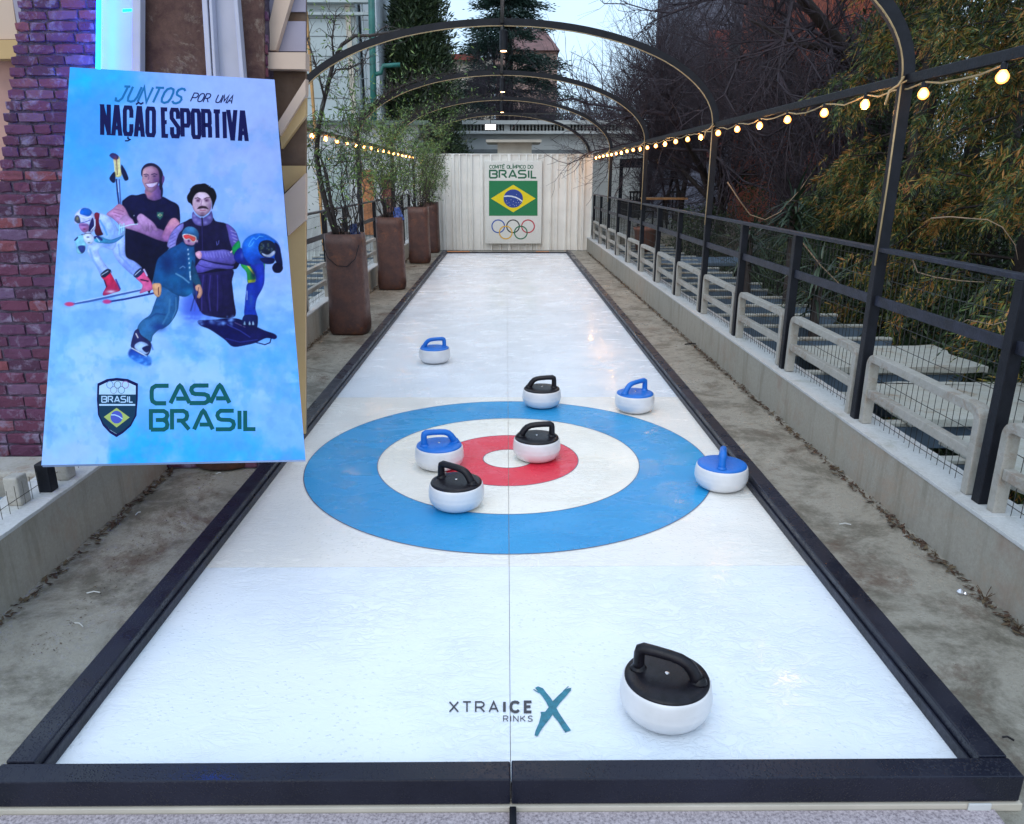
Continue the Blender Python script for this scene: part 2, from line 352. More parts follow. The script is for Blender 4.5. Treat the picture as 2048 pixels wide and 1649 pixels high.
# ------------------------------------------------------------------ stroke lettering
GL={ # glyphs in a unit box, each a list of (points, closed)
'X':[([(0,0),(1,1)],0),([(0,1),(1,0)],0)],
'T':[([(0,1),(1,1)],0),([(.5,1),(.5,0)],0)],
'R':[([(0,0),(0,1),(.62,1),(.9,.88),(.95,.72),(.85,.55),(.6,.46),(0,.46)],0),([(.5,.46),(1,0)],0)],
'A':[([(0,0),(.5,1),(1,0)],0),([(.2,.32),(.8,.32)],0)],
'I':[([(.5,0),(.5,1)],0)],
'C':[([(.97,.82),(.78,.96),(.5,1),(.2,.92),(.03,.68),(0,.5),(.03,.32),(.2,.08),(.5,0),(.78,.04),(.97,.18)],0)],
'E':[([(1,1),(0,1),(0,0),(1,0)],0),([(0,.52),(.85,.52)],0)],
'N':[([(0,0),(0,1),(1,0),(1,1)],0)],
'K':[([(0,0),(0,1)],0),([(0,.42),(.95,1)],0),([(.3,.6),(1,0)],0)],
'S':[([(.95,.85),(.75,.97),(.45,1),(.15,.9),(.08,.74),(.2,.58),(.5,.5),(.82,.42),(.97,.26),(.88,.1),(.55,0),(.25,.02),(0,.15)],0)],
'O':[([(.5,1),(.15,.92),(0,.7),(0,.3),(.15,.08),(.5,0),(.85,.08),(1,.3),(1,.7),(.85,.92)],1)],
'P':[([(0,0),(0,1),(.65,1),(.93,.9),(1,.73),(.93,.55),(.65,.45),(0,.45)],0)],
'V':[([(0,1),(.5,0),(1,1)],0)],
'U':[([(0,1),(0,.3),(.15,.06),(.5,0),(.85,.06),(1,.3),(1,1)],0)],
'M':[([(0,0),(0.05,1),(.5,.25),(.95,1),(1,0)],0)],
'L':[([(0,1),(0,0),(1,0)],0)],
'B':[([(0,0),(0,1),(.7,1),(.93,.87),(.93,.64),(.7,.52),(0,.52)],0),([(.7,.52),(1,.38),(1,.13),(.7,0),(0,0)],0)],
'D':[([(0,0),(0,1),(.55,1),(.9,.85),(1,.5),(.9,.15),(.55,0)],1)],
'J':[([(.35,1),(1,1)],0),([(.75,1),(.7,.2),(.45,0),(.1,.05),(0,.25)],0)],
}
GW={'I':.12,'M':1.2,'T':.9,'E':.8,'L':.8,'J':.85}
# wide rounded display letters (heavy emblem face)
GD=dict(GL)
GD['B']=[([(0,0),(0,1),(.78,1),(.96,.9),(1,.76),(.93,.6),(.75,.52),(.3,.52)],0),([(.75,.52),(.95,.42),(1,.26),(.96,.1),(.78,0),(0,0)],0)]
GD['R']=[([(0,0),(0,1),(.66,1),(.84,.9),(.88,.74),(.82,.57),(.66,.48),(.28,.48)],0),([(.55,.48),(.98,0)],0)]
GD['A']=[([(0,0),(.42,.92),(.5,1),(.58,.92),(1,0)],0),([(.3,.26),(.8,.26)],0)]
GD['S']=[([(1.0,1),(.2,1),(.04,.88),(0,.74),(.08,.58),(.24,.52),(.76,.5),(.95,.42),(1,.26),(.95,.1),(.78,0),(-.1,0)],0)]
GD['C']=[([(1.0,1),(.25,1),(.05,.88),(0,.7),(0,.3),(.05,.12),(.25,0),(.85,0)],0)]
GD['L']=[([(0,1),(0,0),(.95,0)],0)]
# condensed heavy face
GH=dict(GL)
GH['C']=[([(1,.62),(1,.88),(.85,1),(.15,1),(0,.88),(0,.12),(.15,0),(.85,0),(1,.12),(1,.38)],0)]
GH['O']=[([(.15,1),(0,.9),(0,.1),(.15,0),(.85,0),(1,.1),(1,.9),(.85,1)],1)]
GH['S']=[([(1,.66),(1,.9),(.85,1),(.15,1),(0,.9),(0,.68),(1,.34),(1,.1),(.85,0),(.15,0),(0,.1),(0,.34)],0)]
GH['P']=[([(0,0),(0,1),(.85,1),(1,.92),(1,.5),(.85,.42),(0,.42)],0)]
GH['R']=[([(0,0),(0,1),(.85,1),(1,.92),(1,.54),(.85,.47),(0,.47)],0),([(.85,.47),(1,.38),(1,0)],0)]
GH['A']=[([(0,0),(.40,1)],2),([(1,0),(.60,1)],2),([(.15,.22),(.85,.22)],0)]
GH['N']=[([(0,0),(0,1)],2),([(0,1),(1,0)],2),([(1,0),(1,1)],2)]
GH['E']=[([(1,1),(0,1),(0,0),(1,0)],0),([(0,.52),(.8,.52)],0)]
GH['V']=[([(.45,0),(0,1)],2),([(.55,0),(1,1)],2)]
def stroke(pts,w,closed=False):
    P=[Vector(p) for p in pts]; n=len(P); L=[];Rr=[]
    for i in range(n):
        if closed: a=P[i-1];c=P[(i+1)%n]
        else: a=P[i-1] if i>0 else None; c=P[i+1] if i<n-1 else None
        d1=(P[i]-a).normalized() if a is not None else None; d2=(c-P[i]).normalized() if c is not None else None
        if d1 is None: d1=d2
        if d2 is None: d2=d1
        n1=Vector((-d1.y,d1.x)); n2=Vector((-d2.y,d2.x)); mv=(n1+n2)
        if mv.length<1e-4: mv=n1.copy()
        mv.normalize(); k=w/2/max(.35,mv.dot(n1))
        if isinstance(w,(int,float)): L.append(P[i]+mv*k); Rr.append(P[i]-mv*k)
    q=[]
    for i in range(n if closed else n-1):
        j=(i+1)%n; q.append([L[i],L[j],Rr[j],Rr[i]])
    return q
class Print:
    """flat print laid on a plane; pts in photograph pixels are carried onto that plane"""
    def __init__(s,mapper): s.mp=mapper; s.mb=MB(); s.k=0; s.c=0
    def poly(s,pts): 
        s.c+=1; e=.00006*(s.k+s.c%12/2.); s.mb.add([s.mp(x,y,e) for x,y in pts],[tuple(range(len(pts)))]); return s
    def line(s,pts,w,closed=False):
        s.c+=1; e=.00006*(s.k+s.c%12/2.)
        for q in stroke([(p[0],p[1]) for p in pts],w,closed): s.mb.add([s.mp(v.x,v.y,e) for v in q],[(0,1,2,3)])
        return s
    def ring(s,cx,cy,rx,ry,w,n=40): return s.line([(cx+rx*math.cos(2*math.pi*k/n),cy+ry*math.sin(2*math.pi*k/n)) for k in range(n)],w,True)
    def text(s,txt,p0,p1,h,w,gap=.25,font=GL,slant=0,lw=None,widths=None,up=None):
        """baseline from p0 to p1 (pixels), letter height h, stroke w; letters spread to fill the baseline"""
        p0=Vector(p0);p1=Vector(p1); ws=[(widths or GW).get(ch,1.) if ch!=' ' else .6 for ch in txt]
        tot=sum(ws)+gap*(len(txt)-1); Lb=(p1-p0).length; u=Lb/tot; d=(p1-p0).normalized(); upv=Vector(up).normalized() if up else Vector((d.y,-d.x))
        x=0
        for ch,wd in zip(txt,ws):
            if ch!=' ':
                for pts,cl in font[ch]:
                    if cl==2:
                        A_,B_=[p0+d*((x+px*wd)*u+slant*py*h)+upv*(py*h) for px,py in pts]; t=(B_-A_); k_=w/2/abs(t.dot(upv)); A_=A_-t*k_; B_=B_+t*k_; hx=d*(w*.52)
                        s.poly([tuple(A_-hx),tuple(A_+hx),tuple(B_+hx),tuple(B_-hx)]); continue
                    s.line([tuple(p0+d*((x+ (px*wd if ch!='I' else wd*.5))*u+slant*py*h)+upv*(py*h)) for px,py in pts],w,bool(cl))
            x+=wd+gap
        return s
    def build(s,name,mat,parent,loc=None):
        if loc is not None: s.mb.v=[tuple(Vector(v)-Vector(loc)) for v in s.mb.v]
        return s.mb.build(name,mat,parent)
onice=lambda x,y,e: atZ(x,y,ZI+.0022+e)
ink=plain('decal_ink',(.035,.04,.055,1),.4); teal=basic('decal_teal',(.012,.17,.24,1),.4,.35,60,0)
P=Print(onice); 
P.text('XTRA',(899,1424),(996,1424),20,3.0,.55); P.text('ICE',(1008,1424),(1063,1424),20,5.4,.75,widths={'I':.1,'C':1.05,'E':.8})
P.text('RINKS',(1007,1443),(1065,1443),11,1.5,.55,widths={'I':.06})
P.build('logo_lettering',ink,R,(0,1.54,0))
P=Print(onice)
P.poly([(1070,1376),(1076,1373),(1086,1377),(1092,1385),(1102,1397),(1106,1404),(1118,1426),(1130,1444),(1142,1461),(1133,1464),(1131,1466),(1126,1459),(1116,1443),(1108,1434),(1097,1414),(1092,1404),(1084,1392),(1075,1382)])
P.poly([(1143,1376),(1139,1384),(1131,1394),(1120,1406),(1113,1416),(1106,1428),(1098,1440),(1088,1452),(1081,1462),(1075,1473),(1069,1471),(1071,1462),(1078,1446),(1082,1430),(1081,1424),(1090,1424),(1098,1414),(1106,1402),(1118,1390),(1128,1381),(1136,1377)])
P.line([(1137,1373),(1126,1383)],1.6); P.line([(1142,1380),(1132,1390)],1.6); P.line([(1067,1379),(1078,1386)],1.8)
P.build('logo_cross',teal,R,(0,1.54,0))
# ------------------------------------------------------------------ curling stones
def make_stone(capm,name):
    t=thing(name,'','curling stone')
    pr=[(.075,0),(.098,.003),(.118,.014),(.133,.035),(.1395,.058),(.1400,.064),(.1385,.072),(.1395,.078),(.1385,.088),(.1355,.106),(.1335,.116),(.1300,.1205),(.126,.1215)]
    m=MB(); m.lathe(pr,56); m.build('body',M['stone'],t,smooth=True)
    m=MB(); m.lathe([(.1265,.117),(.1285,.123),(.1265,.1275),(.112,.1315),(.07,.1355),(.01,.1375)],56); m.build('cap',capm,t,smooth=True)
    m=MB()
    path=[(-.088,0,.124),(-.088,0,.155),(-.0875,0,.188),(-.0845,0,.199),(-.076,0,.2045),(-.04,0,.2035),(.005,0,.200),(.036,0,.195),(.056,0,.186),(.072,0,.170),(.084,0,.151),(.094,0,.126)]
    rs=[.0215,.019,.0182,.0192,.0185,.0176,.0176,.018,.019,.0198,.021,.024]
    m.tube(path,.016,14,rs=rs,flat=.92); 
    m.lathe([(.028,.132),(.024,.137),(.0195,.143),(.017,.150)],16,(-.087,0,0)); m.lathe([(.028,.130),(.025,.137),(.022,.142),(.018,.150)],16,(.094,0,0))
    m.build('handle',capm,t,smooth=True)
    m=MB(); m.lathe([(.0075,.1375),(.0075,.1395),(.005,.1405)],12); m.build('bolt',M['steelbolt'],t,smooth=True)
    return t
black=make_stone(M['capblack'],'curling_stone'); blue=make_stone(M['blue'],'curling_stone')
STONES=[ # centre x px, front bottom y px, colour, handle angle, label
 (870,728,'b',math.pi,'blue handled curling stone standing alone farthest up the rink'),
 (1083,818,'k',math.pi,'black handled curling stone on the far edge of the blue ring'),
 (1268,828,'b',math.pi+.55,'blue handled curling stone outside the house, near the right edge'),
 (880,944,'b',.38,'blue handled curling stone in the cream ring, left of the red ring'),
 (1073,927,'k',math.pi,'black handled curling stone on the red ring beside the button'),
 (914,1027,'k',-.5,'black handled curling stone overlapping the inner edge of the near blue ring'),
 (1439,986,'b',1.27,'blue handled curling stone touching the right edge board'),
 (1325,1470,'k',-.38,'large black handled curling stone nearest the camera beside the logo')]
used={'b':False,'k':False}
for (px,py,c,a,lab) in STONES:
    src=blue if c=='b' else black
    o=src if not used[c] else copy_tree(src); used[c]=True
    f=atZ(px,py,ZI+.012); fd=Vector((f.x,f.y,0)); fd=fd.normalized()
    cc=Vector((f.x,f.y,0))+fd*.112
    o.location=(cc.x,cc.y,ZI+.0024); o.scale=(.975,.975,1.0); o.rotation_euler=(0,0,a); o['label']=lab; o['group']='curling stones on the rink'
# ------------------------------------------------------------------ steel pergola, railings, frames
YK=[2.84+1.14*k for k in range(13)]
XR=lambda y: 2.000-.0075*y
XL=lambda y: -1.962-.0075*y
ZS=2.04; ZC=2.90; ZT=.289
def arch(Y,label,left=True):
    xa,xb=XL(Y),XR(Y); xc=(xa+xb)/2; a=(xb-xa)/2
    t=thing('pergola_arch',label,'arch',(xc,Y,0),0,'curved steel arches of the pergola')
    for s in (1,-1):
        if s<0 and not left: continue
        z0=ZT
        m=MB(); m.box(s*a-.028,s*a+.028,-.028,.028,z0,ZS); m.build('post',M['black'],t,bevel=.004)
    n=48; pts_o=[];pts_i=[]
    a0=0 if left else 0
    a1=math.pi if left else math.pi*.86
    P=[(math.cos(a1*k/n),math.sin(a1*k/n)) for k in range(n+1)]
    ro,ri=.028,-.028; m=MB(); vs=[]
    for c,s_ in P:
        # outward normal of the ellipse
        nx,nz=c/a,s_/(ZC-ZS); L=math.hypot(nx,nz); nx/=L;nz/=L; x,z=a*c,ZS+(ZC-ZS)*s_
        for (r,y) in ((ro,-.026),(ro,.026),(ri,.026),(ri,-.026)): vs.append((x+nx*r,y,z+nz*r))
    fs=[]
    for i in range(n):
        for k in range(4): fs.append((4*i+k,4*i+(k+1)%4,4*i+4+(k+1)%4,4*i+4+k))
    fs+=[(3,2,1,0),(4*n,4*n+1,4*n+2,4*n+3)]
    m.add(vs,fs); smooth_angle(m.build('hoop',M['black'],t),50)
    m=MB(); c=[]
    for c_,s_ in P:
        nx,nz=c_/a,s_/(ZC-ZS); L=math.hypot(nx,nz); x,z=a*c_,ZS+(ZC-ZS)*s_; w=.004*math.sin(c_*31)
        c.append((x-nx/L*.034+0,-.024+w,z-nz/L*.034))
    m.tube(c,.0042,6); m.tube([(a-.036,-.03,ZS),(a-.034,-.034,ZS-.5),(a-.036,-.03,ZS-.9)],.0045,5)
    # tail of the cable tied round the junction
    m.tube([(a-.03,-.034,ZS+.01),(a-.06,-.05,ZS-.03),(a-.10,-.05,ZS-.055),(a-.11,-.05,ZS-.12)],.006,5)
    m.tube([(a-.04,-.04,ZS-.02),(a+.035,-.036,ZS+.015),(a+.04,0,ZS-.01)],.004,5)
    m.build('cable',M['cable'],t,smooth=True)
    return t
arch(YK[1],'nearest pergola arch, running out of the top of the view',left=False)
arch(YK[4],'largest full pergola arch over the rink, second from the camera')
arch(YK[7],'middle pergola arch over the rink, between the two largest and the farthest')
arch(YK[10],'small pergola arch, last one before the white end wall')
arch(17.66,'smallest pergola arch, standing behind the white end wall')
# ridge bar
m=MB(); xc=.019
m.bar((xc-.0075*3.98,3.98,ZC+.0),(xc-.0075*17.66,17.66,ZC+.0),.03,.03)
tag(m.build('ridge_bar',M['black'],bevel=.003),'thin dark ridge bar joining the crowns of the arches','bar')
def lamp(Y,label,drop=.10):
    x=xc-.0075*Y+.012
    t=thing('pendant_lamp',label,'lamp',(x,Y,ZC-.02),0,'small pendant lamps under the ridge bar')
    m=MB(); m.tube([(0,0,.0),(0,0,-drop)],.005,6); m.build('stem',M['black'],t)
    m=MB(); m.lathe([(.030,-drop-.17),(.036,-drop-.165),(.036,-drop-.01),(.028,-drop)],20); m.build('housing',M['black'],t)
    m=MB(); m.lathe([(.027,-drop-.176),(.029,-drop-.1705)],20); m.build('lens',M['lampwarm'],t)
M['lampwarm']=emit('lamp_warm',(1,.55,.25,1),6)
def spot(Y,p):
    L_=bpy.data.lights.new('pendant_spot','SPOT'); L_.energy=p; L_.color=(1,.62,.34); L_.spot_size=math.radians(105); L_.spot_blend=.8; L_.shadow_soft_size=.03
    o=bpy.data.objects.new('pendant_spot',L_); C.objects.link(o); o.location=(xc-.0075*Y+.012,Y,ZC-.02-.05-.19); tag(o,'light of the pendant lamp','light') if False else None
lamp(3.93,'pendant lamp under the crown of the nearest arch, above the view',.05)
for Y_,p_ in ((3.93,20),(7.35,34),(10.75,62),(14.2,62)): spot(Y_,p_)
lamp(7.35,'largest pendant lamp with a warm lit underside, at the crown of the big arch',.05)
lamp(10.75,'middle pendant lamp with a warm lit underside, below the big arch',.05)
lamp(14.2,'smallest pendant lamp with a warm lit underside, nearest the end wall',.04)
# side bars and light strings
def bulb_mat():
    m,nt,b=nodes('bulb_glow'); lw=N(nt,'ShaderNodeLayerWeight'); lw.inputs['Blend'].default_value=.5
    nt.links.new(ramp(nt,lw.outputs['Facing'],[(.08,(1,.50,.16,1)),(.35,(1,.36,.07,1)),(.85,(1,.26,.03,1))]),b.inputs['Emission Color']); nt.links.new(ramp(nt,lw.outputs['Facing'],[(.02,1.),(.22,.16),(.85,.09)]),b.inputs['Emission Strength'])
    k=N(nt,'ShaderNodeMath',operation='MULTIPLY'); nt.links.new(b.inputs['Emission Strength'].links[0].from_socket,k.inputs[0]); k.inputs[1].default_value=26; nt.links.new(k.outputs[0],b.inputs['Emission Strength'])
    b.inputs['Base Color'].default_value=(.8,.5,.2,1); b.inputs['Roughness'].default_value=.1; return m
M['bulb']=bulb_mat()
def bar_string(XF,y0,y1,ys,lab,labs):
    m=MB(); m.bar((XF(y0),y0,ZS),(XF(y1),y1,ZS),.032,.045)
    tag(m.build('eaves_bar',M['black'],bevel=.003),lab,'bar')
    t=thing('light_string',labs,'string lights',(XF(ys[0]),ys[0],ZS-.03))
    ox,oy,oz=t.location
    sgn=-1 if XF(0)>0 else 1
    m=MB(); pts=[]
    for a,b in zip(ys[:-1],ys[1:]):
        for k in range(4):
            f=k/4; y=a+(b-a)*f; pts.append((XF(y)+sgn*(.012 if sgn<0 else .13)-ox,y-oy,-.002-.022*math.sin(math.pi*f)*random.uniform(.3,1.5)))
    m.tube(pts,.0045,5); m.build('wire',M['cable'],t)
    sock=None
    for y in ys[2::3]:
        L_=bpy.data.lights.new('bulb_light','POINT'); L_.energy=4.5; L_.color=(1,.50,.16); L_.shadow_soft_size=.03; q_=bpy.data.objects.new('bulb_light',L_); C.objects.link(q_); q_.location=(XF(y)+sgn*(.012 if sgn<0 else .13),y,ZS-.115)
    for y in ys:
        x=XF(y)+sgn*(.012 if sgn<0 else .13)-ox; dz=-random.uniform(0,.008); ax=random.uniform(-.12,.12)
        if sock is None:
            m=MB(); m.lathe([(.011,-.022),(.0125,-.020),(.0125,.004),(.006,.010)],10); sock=m.build('socket',M['black'],t,(x,y-oy,dz))
            m=MB(); m.lathe([(.004,-.072),(.012,-.0695),(.0205,-.062),(.0247,-.051),(.0236,-.040),(.017,-.029),(.0105,-.0205),(.009,-.018)],14); bl=m.build('bulb',M['bulb'],t,(x,y-oy,dz),smooth=True)
            sock.rotation_euler=bl.rotation_euler=(ax,0,0)
        else:
            for src in (sock,bl):
                c=src.copy(); C.objects.link(c); c.parent=t; c.location=(x,y-oy,dz); c.rotation_euler=(ax,0,0)
bar_string(XR,.9,16.9,[3.2,3.78,4.36,4.9,5.52,6.1,6.66,7.24,7.86]+[8.4+.57*k for k in range(15)],'dark steel eaves bar above the right railing','string of round warm bulbs hung under the right eaves bar')
bar_string(XL,4.3,16.9,[7.15+.58*k for k in range(17)],'dark steel eaves bar above the left planters','string of round warm bulbs hung under the left eaves bar among leaves')
def railing(name,XF,ks,lab,side,stub=None):
    t=thing(name,lab,'railing',(XF(YK[ks[0]]),YK[ks[0]],0)); ox,oy,_=t.location
    y0=YK[ks[0]]-1.14*(1 if side>0 else 0); y1=YK[ks[-1]]
    for nm,z,h,w in (('top_rail',1.22,.022,.05),('mid_rail',.955,.052,.016)):
        m=MB(); m.bar((XF(y0)-ox+side*.0,y0-oy,z),(XF(y1)-ox,y1-oy,z),w,h); m.build(nm,M['rail'],t,bevel=.003)
    m=MB(); # clips on the mid rail
    for k in ks:
        if k in (1,4,7,10): continue
        p=MB(); y=YK[k]; p.box(XF(y)-ox-.027,XF(y)-ox+.027,y-oy-.027,y-oy+.027,ZT,1.208); p.build('post',M['black'],t,bevel=.003)
    for k in ks:
        ya,yb=YK[k]-1.10,YK[k]-.04
        if side<0 and k==ks[0]: continue
        if ya>16: continue
        p=MB(); X=lambda y: XF(y)-ox+side*.034
        n=int((yb-ya)/.05); zt=1.19
        for i in range(n+1):
            y=ya+(yb-ya)*i/n; j=random.uniform(-.004,.004)
            p.tube([(X(y)+j,y-oy,ZT+random.uniform(-.0,.02)),(X(y)+.004*math.sin(i),y+j-oy,.75),(X(y),y-oy,zt)],.0019,3)
        for i in range(9):
            z=.33+i*.105; p.tube([(X(ya),ya-oy,z),(X((ya+yb)/2)+.003,(ya+yb)/2-oy,z-.006),(X(yb),yb-oy,z)],.0019,3)
        p.build('wire_mesh',M['wire'],t)
    return t
M['wire']=basic('dark_wire',(.03,.028,.025,1),.5,.3,30,0)
railing('railing',XR,list(range(0,13)),'long dark metal railing with wire mesh on the right wall',1)
railing('railing',XL,list(range(2,13)),'dark metal railing with wire mesh on the left wall behind the planters',-1)
def frame_src():
    L=1.00; H=.39; w=.047; t=thing('balustrade_frame','','balustrade')
    def shape(off):
        y0,y1,z1=off,L-off,H-off; r=.066-off; pts=[(y0,0)]
        for k in range(7): a=math.pi-math.pi/2*k/6; pts.append((y0+r+r*math.cos(a),z1-r+r*math.sin(a)))
        for k in range(7): a=math.pi/2-math.pi/2*k/6; pts.append((y1-r+r*math.cos(a),z1-r+r*math.sin(a)))
        pts.append((y1,0)); return pts
    o,i=shape(0),shape(w*.9); n=len(o); m=MB(); vs=[]
    for x in (-.027,.027): 
        for P_ in (o,i): vs+=[(x,y-L/2,z) for y,z in P_]
    fs=[]
    for k in range(n-1):
        fs+=[(k,k+1,n+k+1,n+k),(2*n+k,3*n+k,3*n+k+1,2*n+k+1),(k,2*n+k,2*n+k+1,k+1),(n+k,n+k+1,3*n+k+1,3*n+k)]
    fs+=[(0,n,3*n,2*n),(n-1,3*n-1,4*n-1,2*n-1)]
    m.add(vs,fs); m.build('hoop',M['grey_wood'],t,bevel=.004)
    m=MB(); m.box(-.021,.021,-L/2+.045,L/2-.045,.150,.196); m.build('lower_rail',M['grey_wood'],t,bevel=.004)
    return t
fs_=frame_src(); first=True
ordn=['nearest','second nearest','third','fourth','fifth','sixth','seventh','eighth','ninth','tenth','eleventh','twelfth','farthest']
for k in range(13):
    o=fs_ if first else copy_tree(fs_); first=False
    y=YK[k]-.57; o.location=(XR(y)+.004,y,ZT+.002); o.rotation_euler=(random.uniform(-.01,.01),random.uniform(-.012,.012),.0075)
    o['label']='weathered rounded balustrade frame on the right wall, %s from the camera'%ordn[k]; o['group']='weathered frames on the right wall'
for k in range(3,12):
    o=copy_tree(fs_); y=YK[k]-.57+1.14*0; o.location=(XL(y)-.004,y,ZT+.002)
    o['label']='weathered rounded balustrade frame on the left wall, %s behind the poster'%ordn[k-3]; o['group']='weathered frames on the left wall'
# near left: what is left of the balustrade below the brick pier
m=MB(); m.box(-.028,.028,-.028,.028,0,.13); tag(m.build('post_stub',M['black'],loc=(-1.985,2.99,ZT),bevel=.005),'short black post stub on the left wall under the poster','post')
m=MB(); m.box(-.03,.03,-.035,.035,0,.125); tag(m.build('timber_stub',M['grey_wood'],loc=(-2.03,2.86,ZT),bevel=.008),'pale timber stub standing on the left wall beneath the bricks','post')
m=MB(); m.box(-.03,.03,-.035,.035,0,.125); tag(m.build('timber_stub',M['grey_wood'],loc=(-1.99,3.13,ZT),bevel=.008),'pale timber stub behind the black post stub on the left wall','post')
m=MB()
for i in range(26):
    y=2.1+i*.05; m.tube([(-2.0,y,ZT-.02),(-2.0,y+.004,ZT+.10)],.0015,3)
m.tube([(-2.0,2.1,ZT+.04),(-2.0,3.4,ZT+.045)],.0015,3)
tag(m.build('wire_mesh',M['wire']),'low strip of wire mesh on the left wall below the brick pier','mesh')
m=MB(); m.box(-3.1,-2.14,3.0,3.22,.05,.16); tag(m.build('outer_beam',M['blue_grey'],bevel=.01),'blue grey beam outside the left wall beneath the bricks','beam')
m=MB(); m.box(-3.4,-2.2,3.36,3.6,-.008,.22); tag(m.build('outer_curb',M['grey_wood'],bevel=.02),'brown stone curb outside the left wall at the foot of the bricks','curb')
# cantilever beams outside both walls
def beam_src():
    t=thing('cantilever_beam','','beam')
    m=MB(); pr=[(0,-.14),(1.05,-.14),(1.16,-.11),(1.22,-.05),(1.22,-.012),(0,-.012)]
    m.prism([(x,-.03,z) for x,z in pr],(0,.06,0)); m.build('web',M['blue_grey'],t,bevel=.004)
    m=MB(); m.box(0,1.225,-.034,.034,-.010,.012); m.build('cap_strip',M['pale_slab'],t,bevel=.004); return t
bs=beam_src(); first=True; n=0
for i in range(24):
    y=2.25+.57*i
    o=bs if first else copy_tree(bs); first=False
    o.location=(TX(2.136,y),y,.262); o.scale=(random.uniform(.9,1.02),1,1); n+=1
    o['label']='blue grey cantilever beam outside the right wall, number %d counted from the near end of the row'%(i+1); o['group']='cantilever beams outside the right wall'
for i in range(9,22):
    y=2.25+.57*i; o=copy_tree(bs); o.location=(TX(-2.116,y),y,.262); o.rotation_euler=(0,0,math.pi)
    o['label']='blue grey cantilever beam outside the left wall, number %d in its row'%(i-8); o['group']='cantilever beams outside the left wall'
# flaking boards lying on the near beams
def board(x0,x1,y0,y1,z,lab,seed):
    random.seed(seed); n=7; m=MB(); top=[];L=[]
    ring=[]
    for k in range(n+1): ring.append((x0+random.uniform(-.02,.02),y0+(y1-y0)*k/n))
    for k in range(n+1): ring.append((x0+(x1-x0)*k/n,y1+random.uniform(-.03,.02)))
    for k in range(n+1): ring.append((x1+random.uniform(-.05,.03),y1-(y1-y0)*k/n))
    for k in range(n+1): ring.append((x1-(x1-x0)*k/n,y0+random.uniform(-.02,.02)))
    pts=[]
    for p in ring:
        if not pts or (Vector(p)-Vector(pts[-1][:2])).length>.01: pts.append((p[0],p[1],z))
    m.prism(pts,(0,0,.045)); o=m.build('weathered_slab',M['pale_slab'],bevel=.006)
    tag(o,lab,'slab',group='flaking white slabs on the near beams')
board(2.2,3.0,1.75,2.62,.277,'flaking white slab outside the right wall, at the right edge of the view',1)
board(2.22,3.22,2.80,3.58,.277,'largest flaking white slab with a dark hole, outside the right wall',2)
board(2.22,3.30,3.84,4.62,.277,'flaking white slab outside the wall beside the nearest tall post',3)
board(2.24,3.34,5.02,5.72,.277,'flaking white slab outside the right wall, farthest of the slabs',4)
random.seed(11)
# twigs and cones in a hole of the slab
m=MB()
for i in range(60):
    a=random.uniform(0,6.28); x=2.78+random.gauss(0,.09); y=3.2+random.gauss(0,.05); L=random.uniform(.03,.1)
    m.tube([(x,y,.326),(x+math.cos(a)*L,y+math.sin(a)*L,.335+random.random()*.01)],.003,3)
tag(m.build('twig_heap',M['litter']),'small heap of dead twigs on the largest white slab','twigs',kind='stuff')
# ------------------------------------------------------------------ bark and leaf helpers
M['bark']=basic('dark_bark',(.030,.022,.020,1),.8,.4,12,.4)
M['twig']=basic('bare_twig',(.042,.030,.040,1),.75,.3,3,0)
M['stem']=basic('vine_stem',(.035,.025,.022,1),.6,.4,14,.2)
def blades(name,cen,dr,L,W,mat,parent=None,loc=None):
    """one small pointed leaf per row: centre, direction, length, width"""
    n=len(cen); dr=dr/np.maximum(1e-6,np.linalg.norm(dr,axis=1))[:,None]
    rv=rng.normal(size=(n,3)); sd=np.cross(dr,rv); sd/=np.maximum(1e-6,np.linalg.norm(sd,axis=1))[:,None]
    L=np.broadcast_to(L,(n,))[:,None]; W=np.broadcast_to(W,(n,))[:,None]
    V=np.stack([cen,cen+dr*L*.45+sd*W*.5,cen+dr*L,cen+dr*L*.45-sd*W*.5],1)
    if loc is not None: V=V-np.array(loc)
    return link(name,fastmesh(name,V,np.arange(4*n).reshape(n,4),4),mat,parent)
def twigmesh(name,S,mat,parent=None,loc=None):
    """segments array rows: p0(3) p1(3) r0 r1 -> three sided tapered prisms"""
    S=np.asarray(S,float); n=len(S); p0=S[:,0:3];p1=S[:,3:6]; d=p1-p0; d/=np.maximum(1e-9,np.linalg.norm(d,axis=1))[:,None]
    ref=np.where(np.abs(d[:,2:3])<.9,np.array([[0,0,1.]]),np.array([[1.,0,0]])); u=np.cross(d,ref); u/=np.linalg.norm(u,axis=1)[:,None]; w=np.cross(d,u)
    V=np.zeros((n,6,3))
    for k in range(3):
        a=2*math.pi*k/3; o=u*math.cos(a)+w*math.sin(a); V[:,k]=p0+o*S[:,6:7]; V[:,3+k]=p1+o*S[:,7:8]
    if loc is not None: V=V-np.array(loc)
    b=(np.arange(n)*6)[:,None,None]; q=np.array([[0,1,4,3],[1,2,5,4],[2,0,3,5]])[None]
    return link(name,fastmesh(name,V,(b+q).reshape(-1,4),4),mat,parent)
